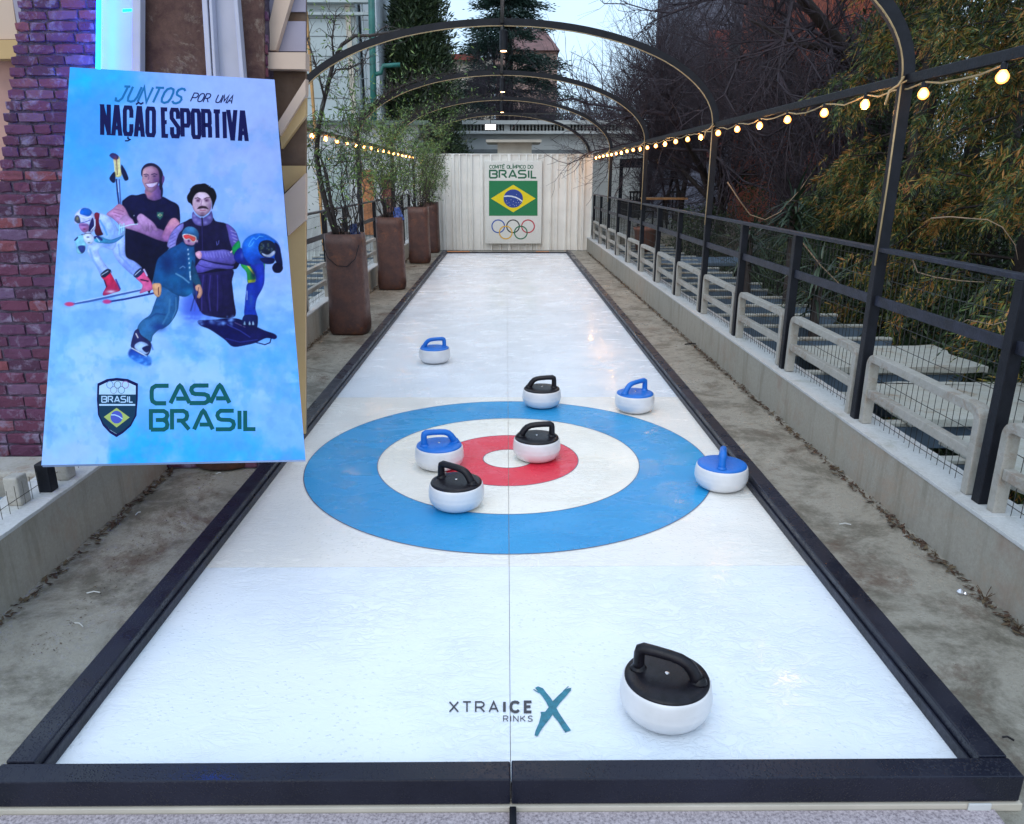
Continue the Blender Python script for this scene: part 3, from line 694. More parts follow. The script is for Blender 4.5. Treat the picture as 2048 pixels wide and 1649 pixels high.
# ------------------------------------------------------------------ planters with climbers on the left
M['corten']=wetconc('rusty_planter',(.13,.055,.040,1),(.050,.024,.024,1),(.20,.07,.03,1),2.6,(.42,.58),(.3,.6))
M['leaf']=leafmat('climber_leaf',[(.15,(.016,.04,.012,1)),(.45,(.075,.15,.03,1)),(.7,(.16,.26,.06,1)),(.95,(.30,.36,.12,1))],.45)
M['soilpot']=basic('potting_soil',(.02,.014,.010,1),.9,.4,20,.5)
def planter(x,y,h,lab,seed):
    random.seed(seed); t=thing('planter',lab,'planter',(x,y,0),random.uniform(-.06,.06),'tall rusty planters along the left wall')
    m=MB(); n=8; rows=[]
    # a tall soft-cornered sleeve: slightly crumpled, bulging at the foot
    zs=[.004,.03,.10,.2,.4,.6,.8,.92,h]; wd=[.183,.198,.204,.198,.195,.193,.192,.193,.190]
    K=32; vs=[]
    for z,w in zip(zs,wd):
        for k in range(K):
            a=2*math.pi*k/K; c,s=math.cos(a),math.sin(a); p=4.2; r=w/((abs(c)**p+abs(s)**p)**(1/p)); r*=1+.012*math.sin(5*a+z*7+seed)
            vs.append((r*c,r*s,z))
    R_=len(zs)
    for k in range(K):
        a=2*math.pi*k/K; c,s=math.cos(a),math.sin(a); r=(.182)/((abs(c)**4.2+abs(s)**4.2)**(1/4.2)); vs.append((r*c,r*s,h))
    for k in range(K):
        a=2*math.pi*k/K; c,s=math.cos(a),math.sin(a); r=(.182)/((abs(c)**4.2+abs(s)**4.2)**(1/4.2)); vs.append((r*c,r*s,h-.06))
    fs=[(i*K+k,i*K+(k+1)%K,(i+1)*K+(k+1)%K,(i+1)*K+k) for i in range(R_+1) for k in range(K)]
    fs.append(tuple(range(K))[::-1])
    m.add(vs,fs); m.build('sleeve',M['corten'],t,smooth=True)
    m=MB(); m.add([(.18*math.cos(2*math.pi*k/24)*1.05,.18*math.sin(2*math.pi*k/24)*1.05,h-.05) for k in range(24)],[tuple(range(24))]); m.build('soil',M['soilpot'],t)
    if seed==1:
        m=MB(); m.tube([(-.19,-.202,.96),(-.14,-.206,.80),(-.05,-.208,.72),(.05,-.208,.715),(.14,-.206,.79),(.185,-.202,.93)],.0045,5); m.build('hanging_cord',M['black'],t)
    return t
PL=[(-1.66,7.86,1.03,'tall rusty planter nearest the camera with a cord looped on its front'),(-1.69,11.1,1.03,'tall rusty planter second from the camera on the left'),
    (-1.665,14.56,1.04,'tall rusty planter third from the camera on the left'),(-1.66,16.62,1.06,'tall rusty planter farthest away, beside the white end wall')]
for i,(x,y,h,l) in enumerate(PL): planter(x,y,h,l,i+1)
random.seed(5)
m=MB(); m.lathe([(.185,.004),(.205,.02),(.212,.09),(.205,.14),(.19,.145),(.186,.11),(.01,.10)],36); o=m.build('round_pot',M['corten'],loc=(-1.625,4.10,0),smooth=True)
tag(o,'low dark round pot on the left floor, mostly hidden behind the poster','pot')
# loose cover cloths on two pots
def bag(x,y,z,s,lab,col):
    m=MB(); n=14; vs=[];fs=[]
    for i in range(6):
        for k in range(n):
            a=2*math.pi*k/n; r=s*(.75-.1*i+.18*math.sin(3*a+i)+random.uniform(-.05,.05)); vs.append((r*math.cos(a),r*math.sin(a)*.7,i*s*.32+random.uniform(-.01,.01)))
    for i in range(5):
        for k in range(n): fs.append((i*n+k,i*n+(k+1)%n,(i+1)*n+(k+1)%n,(i+1)*n+k))
    fs.append(tuple(range(5*n,6*n))); m.add(vs,fs); tag(m.build('plastic_bag',col,loc=(x,y,z)),lab,'bag')
bcol=basic('navy_plastic',(.012,.025,.10,1),.3,.5,20,.3); b2=basic('blue_print_plastic',(.05,.10,.35,1),.3,.9,30,.3)
bag(-1.55,7.82,.985,.085,'dark navy plastic bag tucked in the nearest tall planter',bcol)
bag(-1.56,11.05,.985,.11,'blue patterned plastic bag in the second tall planter',b2)
def grow(base,tip,n,wob):
    a=np.array(base,float);b=np.array(tip,float); pts=[a]
    off=rng.normal(size=3)*wob
    for i in range(1,n+1):
        f=i/n; p=a*(1-f)+b*f+off*math.sin(math.pi*f)*.6+rng.normal(size=3)*wob*.22; pts.append(p)
    return pts
def climber(x,y,z,lab,nst,top,spread,nleaf,seed,dens=1.,lean=0.,leafz=(.35,1.)):
    global rng
    rng=np.random.default_rng(seed)
    t=thing('climbing_shrub',lab,'shrub',(x,y,z),0,'climbing shrubs growing in the tall planters'); S=[];lc=[];ld=[]
    for i in range(nst):
        a=rng.uniform(0,6.28); r0=rng.uniform(0,.11); r1=spread*rng.uniform(.25,1); H=top*rng.uniform(.55,1.05)
        b=(x+math.cos(a)*r0,y+math.sin(a)*r0,z-.0); tip=(x+lean*H*.5+math.cos(a)*r1,y+math.sin(a)*r1*1.3,z+H)
        P_=grow(b,tip,12,.12); rr=rng.uniform(.004,.010)
        for j in range(12):
            S.append([*P_[j],*P_[j+1],rr*(1-j/14),rr*(1-(j+1)/14)])
            f=(j+1)/12
            if f>leafz[0]*.6 and rng.random()<.8*f:
                for q in range(rng.integers(2,5)):
                    d=rng.normal(size=3)*.8+np.array([0,0,.35]); d/=np.linalg.norm(d); L=rng.uniform(.10,.30); e=P_[j+1]+d*L
                    mid=P_[j+1]+d*L*.5+rng.normal(size=3)*.03
                    S.append([*P_[j+1],*mid,.0032,.0024]); S.append([*mid,*e,.0024,.0012])
                    if f>leafz[0]:
                        k=int(nleaf*dens*rng.uniform(.4,1.5)); tt=rng.uniform(.1,1,k)[:,None]
                        lc.append(P_[j+1]+(e-P_[j+1])*tt+rng.normal(size=(k,3))*.022); ld.append(rng.normal(size=(k,3))+d*.8+np.array([0,0,-.15]))
    twigmesh('stems',S,M['stem'],t,(x,y,z))
    if lc:
        lc=np.concatenate(lc); ld=np.concatenate(ld); blades('foliage',lc,ld,rng.uniform(.03,.085,len(lc)),rng.uniform(.009,.017,len(lc)),M['leaf'],t,(x,y,z))
    return t
climber(-1.66,7.86,.98,'sparse dark stemmed shrub in the nearest tall planter',20,1.45,.42,9,21,.8,-.10,(.45,1))
climber(-1.69,11.1,.98,'leafy green shrub in the second tall planter',30,1.55,.62,11,22,1,.05,(.28,1))
climber(-1.665,14.56,.99,'leafy green shrub in the third tall planter',28,1.75,.75,9,23,1,.05,(.2,1))
climber(-1.66,16.5,1.0,'low leafy shrub in the farthest planter beside the end wall',24,1.1,.40,10,24,1,0,(.05,1))
rng=np.random.default_rng(40)
# thick vine climbing from the first planter into the big arch
def vine(lab,paths,rs,nt,loc,leaves=0):
    t=thing('vine',lab,'vine',loc); m=MB()
    for P_,r in zip(paths,rs):
        n=len(P_); m.tube([Vector(p)-Vector(loc) for p in P_],r,7,rs=[r*(1-.6*i/n) for i in range(n)])
    m.build('trunk',M['stem'],t,smooth=True); S=[]; lc=[];ld=[]
    for P_ in paths:
        for q in range(nt):
            i=rng.integers(0,len(P_)-1); f=rng.random(); a=np.array(P_[i])*(1-f)+np.array(P_[i+1])*f; tdir=np.array(P_[i+1])-np.array(P_[i]); tdir/=np.linalg.norm(tdir)
            d=tdir*.8+rng.normal(size=3)*.7+np.array([0,0,.25]); d/=np.linalg.norm(d); L=rng.uniform(.06,.32); p=a; r=.0045
            for s in range(4):
                d2=d+rng.normal(size=3)*.45; d2/=np.linalg.norm(d2); e=p+d2*L/4; S.append([*p,*e,r,r*.75]); p=e; r*=.75; d=d2
                if rng.random()<.5:
                    d3=d2+rng.normal(size=3)*.8; d3/=np.linalg.norm(d3); S.append([*p,*(p+d3*L*.2),r*.8,r*.4])
            if leaves:
                k=rng.integers(0,leaves); lc.append(p+rng.normal(size=(k,3))*.05); ld.append(rng.normal(size=(k,3)))
    twigmesh('twigs',S,M['stem'],t,loc)
    if leaves:
        lc=np.concatenate(lc); ld=np.concatenate(ld); blades('foliage',lc,ld,rng.uniform(.03,.07,len(lc)),rng.uniform(.010,.018,len(lc)),M['leaf'],t,loc)
A=lambda l,Y: [tuple(atY(x,y,Y+k*.0)) for k,(x,y) in enumerate(l)]
vine('thick dark vine climbing from the nearest tall planter up to the big arch',
 [A([(672,470),(655,420),(640,360),(633,310),(637,255),(645,215),(656,170),(668,120),(684,90),(710,72),(740,72),(800,62)],7.72),
  A([(676,470),(660,400),(652,350),(640,310)],7.7), A([(650,200),(640,160),(625,110),(612,70)],7.66), A([(655,170),(672,140),(700,138),(712,130)],7.7),A([(668,118),(664,80),(668,50),(672,30)],7.68),
  A([(700,130),(720,150),(735,100),(760,60),(775,50)],7.6)],[.030,.018,.012,.010,.010,.006],26,(-1.66,7.86,.99),5)
for Y,lab in ((10.82,'tangle of bare vine twigs lying over the left side of the middle arch'),(14.24,'tangle of bare vine twigs over the left side of the small arch'),(17.66,'tangle of bare vine twigs over the left side of the arch behind the end wall')):
    xa,xb=XL(Y),XR(Y); xc_=(xa+xb)/2; a=(xb-xa)/2
    paths=[]
    for j in range(4):
        paths.append([(xc_+a*math.cos(th)+rng.normal()*.02,Y+rng.normal()*.03,ZS+(ZC-ZS)*math.sin(th)+.035+abs(rng.normal())*.02) for th in np.linspace(math.pi*.98,math.pi*rng.uniform(.52,.7),12)])
    vine(lab,paths,[.010,.008,.006,.006],60,(xa,Y,ZS),4)
# ------------------------------------------------------------------ end wall and its sign
M['panel']=basic('ivory_sheet',(.84,.82,.77,1),.45,.08,2.5,.1)
EW=thing('end_wall','white ribbed end wall standing across the terrace behind the rink','wall',(.1,17.0,0))
m=MB(); x0,x1=-1.95,1.88; pts=[]; x=x0; random.seed(9)
while x<x1:
    w1=random.uniform(.06,.16); w2=random.choice([.018,.03,.06]); d=random.choice([.03,.05,.07])
    pts+= [(x,0),(x+w1,0),(x+w1+.012,-d),(x+w1+.012+w2,-d)]; x+=w1+w2+.024
pts=[(a,b) for a,b in pts if a<x1]+[(x1,0)]
vs=[];fs=[]
for a,b in pts: vs+=[(a-.1,b,.01),(a-.1,b,2.03),(a-.1,.04,.01),(a-.1,.04,2.03)]
for i in range(len(pts)-1):
    q=4*i; fs+=[(q,q+4,q+5,q+1),(q+2,q+3,q+7,q+6),(q+1,q+5,q+7,q+3),(q,q+2,q+6,q+4)]
n=4*len(pts); fs+=[(0,1,3,2),(n-4,n-2,n-1,n-3)]
m.add(vs,fs); m.build('ribbed_sheet',M['panel'],EW)
m=MB(); m.box(-2.06,1.79,-.035,.05,2.031,2.05); m.build('top_trim',M['panel'],EW,bevel=.004)
YS=16.88
SG=thing('sign_board','white olympic committee sign with a green and yellow flag and five rings','sign',tuple(atY(1026,405,YS)))
sl_=Vector(SG.location)
def onsign(x,y,e): p=atY(x,y,YS); return Vector((p.x,YS-.012-e*3,p.z))
a,b=atY(969,322,YS),atY(1083,488,YS)
m=MB(); m.box(a.x-sl_.x,b.x-sl_.x,-.010,.06,b.z-sl_.z,a.z-sl_.z); m.build('panel',plain('sign_white',(.78,.77,.72,1),.4),SG,bevel=.01)
green=plain('sign_green',(.0,.20,.065,1),.4); dgreen=plain('sign_dark_green',(.005,.13,.06,1),.4); yel=plain('sign_yellow',(.86,.68,.0,1),.4); sblue=plain('sign_blue',(.01,.05,.30,1),.4); swhite=plain('sign_light',(.7,.75,.85,1),.4)
P=Print(onsign); P.text('BRASIL',(979.5,356),(1073,356),14.5,3.3,.30,font=GD,widths={'I':.12,'L':.7}); P.build('large_lettering',dgreen,SG,sl_)
P=Print(onsign); P.text('COMITE',(979,337.5),(1009,337.5),6.6,1.35,.28,widths={'I':.06,'M':1.1}); P.text('OLIMPICO',(1014,337.5),(1051,337.5),6.6,1.35,.28,widths={'I':.06,'M':1.1}); P.text('DO',(1056,337.5),(1066,337.5),6.6,1.35,.28)
P.line([(1005.5,330),(1007.5,328.6),(1009.5,330)],1.1); P.line([(1025,329.6),(1027,328)],1.1); P.build('small_lettering',dgreen,SG,sl_)
P=Print(onsign); P.poly([(978,362),(1075,362),(1075,432),(978,432)]); P.build('flag_field',green,SG,sl_)
P=Print(onsign); P.k=8; P.poly([(1026.5,370),(1071,397.5),(1026.5,425),(982,397.5)]); P.build('flag_diamond',yel,SG,sl_)
P=Print(onsign); P.k=20; P.poly([(1026.5+19.3*math.cos(t),397.5+18.3*math.sin(t)) for t in np.linspace(0,2*math.pi,49)[:-1]]); P.build('flag_disc',sblue,SG,sl_)
P=Print(onsign); P.k=30; P.mb; 
for q in stroke([(1007.8,393.3),(1015,392.4),(1023,393),(1031,395),(1038,398.4),(1044.6,403.2)],2.6): P.poly([tuple(v) for v in q])
for (x,y) in [(1013,402),(1018,406),(1022,400),(1027,403),(1026,409),(1032,406),(1033,411),(1037,406),(1040,409),(1020,411),(1014,407),(1029,412),(1035,401),(1033,389.5),(1041,405)]: P.poly([(x-.7,y),(x,y-.7),(x+.7,y),(x,y+.7)])
P.build('flag_band_and_stars',swhite,SG,sl_)
rc=[((996.5,453),(.012,.09,.42,1),'blue'),((1026,453),(.01,.01,.012,1),'black'),((1056,453),(.55,.02,.05,1),'red'),((1011.5,465.5),(.80,.46,.04,1),'yellow'),((1041.5,465.5),(.004,.17,.07,1),'green')]
for i,((x,y),c,nm) in enumerate(rc):
    P=Print(onsign); P.k=i*2; P.mb; P.ring(x,y,12.6,12.6,2.3,40)
    o=P.build('ring',plain('ring_ink_'+nm,c,.4),SG,sl_); o['label']=nm+' ring of the five'
# ------------------------------------------------------------------ houses
def wallbox(px0,px1,yt,yb,Y,depth,name,mat,parent,zb=None):
    a=atY(px0,yt,Y); b=atY(px1,yb,Y); L=Vector(parent.location); zb_=b.z if zb is None else zb
    m=MB(); m.box(a.x-L.x,b.x-L.x,Y-L.y,Y+depth-L.y,zb_-L.z,a.z-L.z); return m.build(name,mat,parent)
M['villa']=basic('villa_render',(.50,.53,.53,1),.75,.10,1.2,.15)
M['pale_blue']=basic('pale_facade',(.43,.49,.50,1),.75,.10,.8,.15)
M['shadow_gap']=basic('groove_grey',(.16,.18,.19,1),.8,.2,4,0)
YV=24.
V=thing('villa','white villa with a balustraded roof terrace behind the end wall','house',tuple(atY(1080,300,YV)))
wallbox(850,1284,262,520,YV,6,'wall',M['villa'],V,-1.45)
wallbox(846,1290,241,249,YV-.25,6.6,'terrace_coping',M['villa'],V)
wallbox(846,1290,262,268,YV-.25,6.6,'cornice',M['villa'],V)
wallbox(1240,1284,249,262,YV-.1,.5,'corner_pier',M['villa'],V)
wallbox(1129,1141,249,262,YV-.1,.4,'corner_pier',M['villa'],V); wallbox(1008,1020,249,262,YV-.1,.4,'corner_pier',M['villa'],V)
a=atY(900,262,YV); zt=atY(900,249,YV).z; bal=None; Lv=Vector(V.location)
for px in list(range(864,1006,7))+list(range(1024,1127,7))+list(range(1146,1238,7)):
    x=atY(px,262,YV).x
    if bal is None:
        h=zt-a.z; m=MB(); m.lathe([(.030,0),(.030,h*.1),(.018,h*.16),(.036,h*.4),(.02,h*.75),(.03,h*.9),(.03,h)],8); bal=m.build('baluster',M['villa'],V,(x-Lv.x,.0,a.z-Lv.z))
    else: c=bal.copy(); C.objects.link(c); c.location.x=x-Lv.x
wallbox(1240,1283,318,480,YV-.05,.06,'shutter',M['dark'],V,-1.2)
wallbox(1247,1278,336,400,YV-.09,.05,'window_panel',M['villa'],V)
wallbox(880,1003,299,306,YV-.6,.5,'lean_to_roof',M['shadow_gap'],V); wallbox(1062,1185,300,307,YV-.6,.5,'lean_to_roof',M['shadow_gap'],V)
m=MB()
for px in range(860,1290,53): p=atY(px,241,YV-.2); q=atY(px,226,YV-.2); m.bar(p,q,.03,.03)
m.bar(atY(850,227,YV-.2),atY(1290,229,YV-.2),.03,.03); m.bar(atY(1200,243,YV-.2),atY(1250,228,YV-.2),.02,.02)
m.v=[tuple(Vector(v)-Lv) for v in m.v]; m.build('roof_railing',M['wire'],V)
# hut roof just behind the end wall
Y=19.; H_=thing('garden_hut','small cream hut with a flat slab roof rising above the end wall','hut',(atY(1028,300,Y).x,Y,0))
wallbox(995,1063,284,330,Y,1.1,'wall',M['cream'],H_,0.0); wallbox(972,1083,279.5,285,Y-.2,1.5,'slab_roof',M['cream'],H_)
# flood light
fl=thing('flood_light','small rectangular lit white floodlight above the end wall','lamp',tuple(atY(981,254,17.6)))
m=MB(); m.box(-.125,.125,0,.05,-.07,.065); m.build('housing',M['black'],fl,bevel=.006)
m=MB(); m.box(-.115,.115,-.012,-.002,-.06,.05); m.build('lens',emit('flood_glow',(1,.93,.93,1),1.6),fl)
m=MB(); m.bar((0,.03,.06),(0,.03,.45),.015,.015); m.build('bracket',M['black'],fl)
# left house
Y=19.5; LH=thing('town_house','tall pale house with grooved facade on the left beyond the planters','house',(atY(690,300,Y).x,Y,0))
wallbox(480,738,-260,520,Y,8,'wall',M['pale_blue'],LH,-1.45)
wallbox(738.5,748,-260,520,Y+.35,7,'corner_return',basic('corner_white',(.60,.66,.70,1),.7,.08,2,.1),LH,-1.45)
wallbox(480,742,-8,5,Y-.22,.22,'cornice',M['pale_blue'],LH); wallbox(480,742,236,246,Y-.3,.3,'cornice',M['pale_blue'],LH)
wallbox(699,703,5,236,Y-.04,.04,'pilaster_edge',M['cream'],LH); wallbox(722,736,5,236,Y-.10,.10,'quoin',M['pale_blue'],LH)
for yy in (36,72,112,153,196):
    wallbox(480,699,yy,yy+2.0,Y-.006,.006,'groove',M['shadow_gap'],LH); wallbox(722,736,yy+4,yy+5.6,Y-.106,.006,'groove',M['shadow_gap'],LH)
wallbox(703.5,722,28,215,Y-.02,.02,'window',basic('window_pane_grey',(.25,.30,.31,1),.25,.25,4,0),LH)
wallbox(480,742,24,30,Y-.14,.14,'string_course',M['pale_blue'],LH)
Y=18.4; LW=thing('garden_wing','low pale wing with a green grey roof edge behind the climbing shrubs','building',(atY(730,300,Y).x,Y,0))
wallbox(500,846,250,520,Y,1.0,'wall',M['villa'],LW,-1.45); wallbox(500,856,241,250,Y-.25,1.3,'roof_edge',basic('verdigris_edge',(.12,.16,.14,1),.6,.3,4,.1),LW)
wallbox(722,752,340,470,Y-.05,.05,'shutter',basic('orange_timber',(.45,.17,.06,1),.5,.5,9,.1),LW); wallbox(762,790,350,470,Y-.05,.05,'shutter',basic('brick_red_shutter',(.22,.06,.045,1),.6,.4,9,.1),LW)
wallbox(640,700,300,420,Y-.04,.04,'window',basic('mint_pane',(.30,.38,.37,1),.3,.2,3,0),LW)
wallbox(613,627,22,262,16.9,.12,'timber_post',basic('honey_timber',(.48,.26,.09,1),.5,.3,6,.1),tag(thing('gate_post','tall honey coloured timber post at the left, behind the big arch','post',(atY(620,262,16.9).x,16.9,0)),None),-.0)
m=MB(); pts=[atY(x,y,18.9) for x,y in ((742,-60),(744,60),(746,150),(748,262))]; m.tube(pts,.075,10); m.tube([atY(x,y,18.9) for x,y in ((747,150),(762,146),(766,132),(800,130))],.05,8)
m.v=[tuple(Vector(v)-Vector(atY(748,262,18.9))) for v in m.v]
tag(m.build('downpipe',basic('green_pipe',(.02,.14,.12,1),.4,.3,5,.1),loc=atY(748,262,18.9),smooth=True),'dark green downpipe on the corner of the tall pale house','pipe')
Y=25.; BH=thing('brick_house','dark red brick house with shadowed balconies behind the tall cypress','house',(atY(780,300,Y).x,Y,0))
M['redbrick']=basic('red_brick_wall',(.20,.045,.035,1),.8,.35,5,.2)
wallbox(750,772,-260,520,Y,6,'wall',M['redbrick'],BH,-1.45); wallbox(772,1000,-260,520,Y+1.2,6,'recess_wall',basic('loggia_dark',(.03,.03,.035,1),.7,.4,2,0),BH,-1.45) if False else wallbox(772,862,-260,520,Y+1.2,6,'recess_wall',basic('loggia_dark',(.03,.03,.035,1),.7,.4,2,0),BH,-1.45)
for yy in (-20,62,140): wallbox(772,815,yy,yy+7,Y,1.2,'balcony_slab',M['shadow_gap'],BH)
# far houses
Y=48.; FH=thing('cream_house','distant cream house with a grey window seen between the cypress and the cedar','house',(atY(940,200,Y).x,Y,0))
wallbox(880,985,118,300,Y,8,'wall',M['cream'],FH,-1.45); wallbox(938,972,165,196,Y-.1,.1,'window',M['dark'],FH); wallbox(876,958,108,120,Y-.5,8.5,'roof_edge',M['redbrick'],FH)
Y=58.; RH=thing('tiled_house','distant house with a terracotta hip roof behind the bare trees','house',(atY(1050,200,Y).x,Y,0)); Lr=Vector(RH.location)
wallbox(990,1112,100,300,Y,10,'wall',basic('pink_render',(.40,.26,.22,1),.8,.15,.6,.1),RH,-1.45)
a,b,c,d=[atY(*q)-Lr for q in ((982,101,Y-.5),(1120,101,Y-.5),(1088,57,Y+5),(1010,57,Y+5))]
m=MB(); e=Vector((0,10,0)); m.add([a,b,c,d,a+Vector((0,11,0)),b+Vector((0,11,0))],[(0,1,2,3),(1,5,2),(0,3,4),(4,3,2,5),(0,4,5,1)]); m.build('roof',basic('terracotta_roof',(.15,.07,.065,1),.8,.3,1.5,.2),RH)
Y=33.; MH=thing('grey_house','mauve grey house with red brick strips behind the bare trees on the right','house',(atY(1570,300,Y).x,Y,0))
M['mauve']=basic('mauve_wall',(.12,.12,.155,1),.8,.25,.7,.1)
wallbox(1400,1705,-160,520,Y,8,'wall',M['mauve'],MH,-1.45)
for x0,x1,y0,y1 in ((1498,1522,20,300),(1560,1590,-100,60),(1692,1712,-160,140),(1420,1440,60,320)): wallbox(x0,x1,y0,y1,Y-.12,.12,'brick_strip',M['redbrick'],MH)
for x0,x1,y0,y1 in ((1450,1482,60,130),(1530,1556,80,150),(1610,1650,40,120),(1450,1482,200,260),(1610,1650,190,260)): wallbox(x0,x1,y0,y1,Y-.06,.06,'window',M['dark'],MH)
Y=16.5; TH=thing('terracotta_house','orange red house wall glimpsed through the conifers on the right','house',(atY(1740,300,Y).x,Y,0))
wallbox(1692,1800,-260,520,Y,6,'wall',basic('orange_red_wall',(.36,.085,.045,1),.75,.35,2.5,.2),TH,-1.45)
wallbox(1700,1712,360,430,Y-.05,.05,'window',M['dark'],TH)
# ------------------------------------------------------------------ bare trees
def bare_tree(name,base,h,lab,seed,levels=6,spread=.5,tr=.16,lean=(0,0),ext=None,kids=(3,5),mat=None,group='bare trees behind the terrace',low=.25):
    r=np.random.default_rng(seed); S=[]; T=[]
    def rec(p,d,L,rad,lv):
        n=3 if lv>1 else 2; q=p; 
        for i in range(n):
            d=d+r.normal(size=3)*.19+np.array([0,0,.05]); d/=np.linalg.norm(d); e=q+d*L/n; r1=rad*(1-.28/n*(1))
            (T if lv>=levels-1 else S).append([*q,*e,rad,r1]); 
            if lv>0 and (i>0 or lv<levels):
                for _ in range(r.integers(1,3)):
                    d2=d+r.normal(size=3)*spread; d2[2]+=.12; d2/=np.linalg.norm(d2); rec(e,d2,L*r.uniform(.5,.78),r1*.58,lv-1)
            q=e; rad=r1
        if lv>0:
            d2=d+r.normal(size=3)*spread*.5; d2/=np.linalg.norm(d2); rec(q,d2,L*.74,rad*.78,lv-1)
    t=thing(name,lab,'tree',base,0,group)
    rec(np.array(base,float),np.array([lean[0],lean[1],1.]),h*.30,tr,levels)
    twigmesh('trunk',T,M['bark'],t,base); twigmesh('crown',S,mat or M['twig'],t,base); return len(S)
cnt=0
BT=[(1095,30,7.4,'bare purple brown tree in front of the terracotta roof',.45,(0,0)),(1180,27,6.6,'bare tree right of the terracotta roof, above the villa terrace',.5,(.05,0)),
    (1270,26,7.4,'bare tree behind the right corner of the villa',.5,(0,0)),(1345,21,8.0,'bare tree just right of the villa corner',.5,(-.05,0)),
    (1440,17,9.0,'dense bare tree between the villa and the grey house',.55,(0,0)),(1540,21,11,'tall bare tree before the grey house',.5,(0,0)),
    (1600,14,8.5,'bare tree leaning left in front of the red brick strips',.5,(0,0)),(1500,13,5.2,'small dense bare tree above the strap leaved plants',.5,(0,0)),(1035,34,9.5,'slim bare tree below the cedar',.4,(0,0)),(1660,18,9.5,'bare tree beside the orange red wall',.5,(0,0))]
for i,(px,Y,h,lab,sp,le) in enumerate(BT):
    b=atY(px,353,Y); cnt+=bare_tree('bare_tree',(b.x,Y,-1.5),h,lab,100+i,6,sp,.15,le)
print('twigs',cnt)
# heavy limb crossing top right
t=thing('leaning_tree','bare tree with one thick dark limb slanting down to the conifers at top right','tree',(5.9,12.4,-1.5)); Lt=t.location
m=MB(); P_=[atY(x,y,Yd) for x,y,Yd in ((1800,520,12.4),(1765,300,12.),(1728,150,11.6),(1690,100,11.4),(1640,40,11.2),(1590,-20,11),(1530,-90,11))]
m.tube([p-Lt for p in P_],.12,9,rs=[.11,.10,.09,.085,.08,.07,.06]); m.tube([P_[3]-Lt,atY(1600,90,11.3)-Lt,atY(1500,40,11.3)-Lt],.05,6,rs=[.06,.04,.02]); m.build('trunk',M['bark'],t,smooth=True)
S=[];r_=np.random.default_rng(77)
def sub(p,d,L,rad,lv):
    for i in range(3):
        d=d+r_.normal(size=3)*.2; d/=np.linalg.norm(d); e=p+d*L/3; S.append([*p,*e,rad,rad*.8]); rad*=.8; p=e
        if lv>0:
            for _ in range(2): d2=d+r_.normal(size=3)*.7; d2/=np.linalg.norm(d2); sub(p,d2,L*.6,rad*.7,lv-1)
for i in range(2,6):
    for _ in range(5): d=r_.normal(size=3); d[0]-=.9; d/=np.linalg.norm(d); sub(np.array(P_[i]),d,1.7,.035,3)
twigmesh('crown',S,M['twig'],t,tuple(Lt))
# ------------------------------------------------------------------ evergreens
M['cypress']=leafmat('cypress_leaf',[(.15,(.006,.014,.008,1)),(.5,(.020,.042,.016,1)),(.8,(.045,.075,.025,1)),(.95,(.10,.07,.03,1))],.6)
M['cedar']=leafmat('cedar_leaf',[(.15,(.008,.022,.018,1)),(.5,(.018,.045,.035,1)),(.9,(.04,.08,.06,1))],.6)
M['thuja']=leafmat('thuja_leaf',[(.34,(.005,.013,.005,1)),(.45,(.022,.054,.014,1)),(.53,(.07,.118,.019,1)),(.57,(.19,.165,.022,1)),(.65,(.34,.155,.028,1)),(.78,(.22,.075,.022,1))],.6,wr=.30,wn=.72,ns=3.2)
M['thuja2']=leafmat('thuja_leaf_green',[(.30,(.005,.012,.005,1)),(.45,(.018,.040,.010,1)),(.6,(.045,.080,.016,1)),(.75,(.12,.10,.02,1))],.6,wr=.30,wn=.72,ns=3.)
M['shrub']=leafmat('shrub_leaf',[(.12,(.005,.014,.007,1)),(.5,(.018,.042,.016,1)),(.8,(.045,.08,.022,1)),(.95,(.13,.06,.03,1))],.5)
M['yucca']=leafmat('strap_leaf',[(.15,(.008,.020,.014,1)),(.5,(.022,.048,.028,1)),(.9,(.06,.095,.05,1))],.5)
def cypress(base,h,R0,lab,seed,nclump=900,per=26):
    r=np.random.default_rng(seed); t=thing('cypress',lab,'tree',base); m=MB(); m.tube([(0,0,0),(0,0,h*.5),(0,0,h*.93)],.1,8,rs=[.16,.09,.02]); m.build('trunk',M['bark'],t)
    z=r.uniform(.04,1,nclump)**.9; a=r.uniform(0,6.28,nclump); prof=np.sin(np.clip(z*1.04,0,1)**.62*math.pi)**.55*(1-.25*z)
    lob=1+.22*np.sin(3*a+9*z)+.12*np.sin(7*a-14*z); rr=R0*prof*lob*np.sqrt(r.uniform(.35,1,nclump))
    c=np.stack([rr*np.cos(a),rr*np.sin(a),z*h],1)+np.array(base); out=np.stack([np.cos(a),np.sin(a),np.full(nclump,.9)],1)
    cc=np.repeat(c,per,0)+r.normal(size=(nclump*per,3))*[.13,.13,.19]; dd=np.repeat(out,per,0)+r.normal(size=(nclump*per,3))*.6
    blades('crown',cc,dd,r.uniform(.08,.2,len(cc)),r.uniform(.025,.05,len(cc)),M['cypress'],t,base)
b=atY(845,353,21.); cypress((b.x,21.,-1.5),8.6,1.28,'dense dark green cypress beside the pale house, above the climbing shrubs',61,1700,32)
b=atY(800,353,22.5); cypress((b.x,22.5,-1.5),7.4,.8,'smaller dark cypress tucked behind the large one on its left side',62,600,24)
cypress((7.3,12.3,-1.5),9.8,2.0,'broad dark evergreen closing the gap behind the drooping conifers',64,1500,26)
cypress((10.2,13.2,-1.5),10.5,2.3,'broad dark evergreen farthest to the right behind the conifers',65,1300,26)
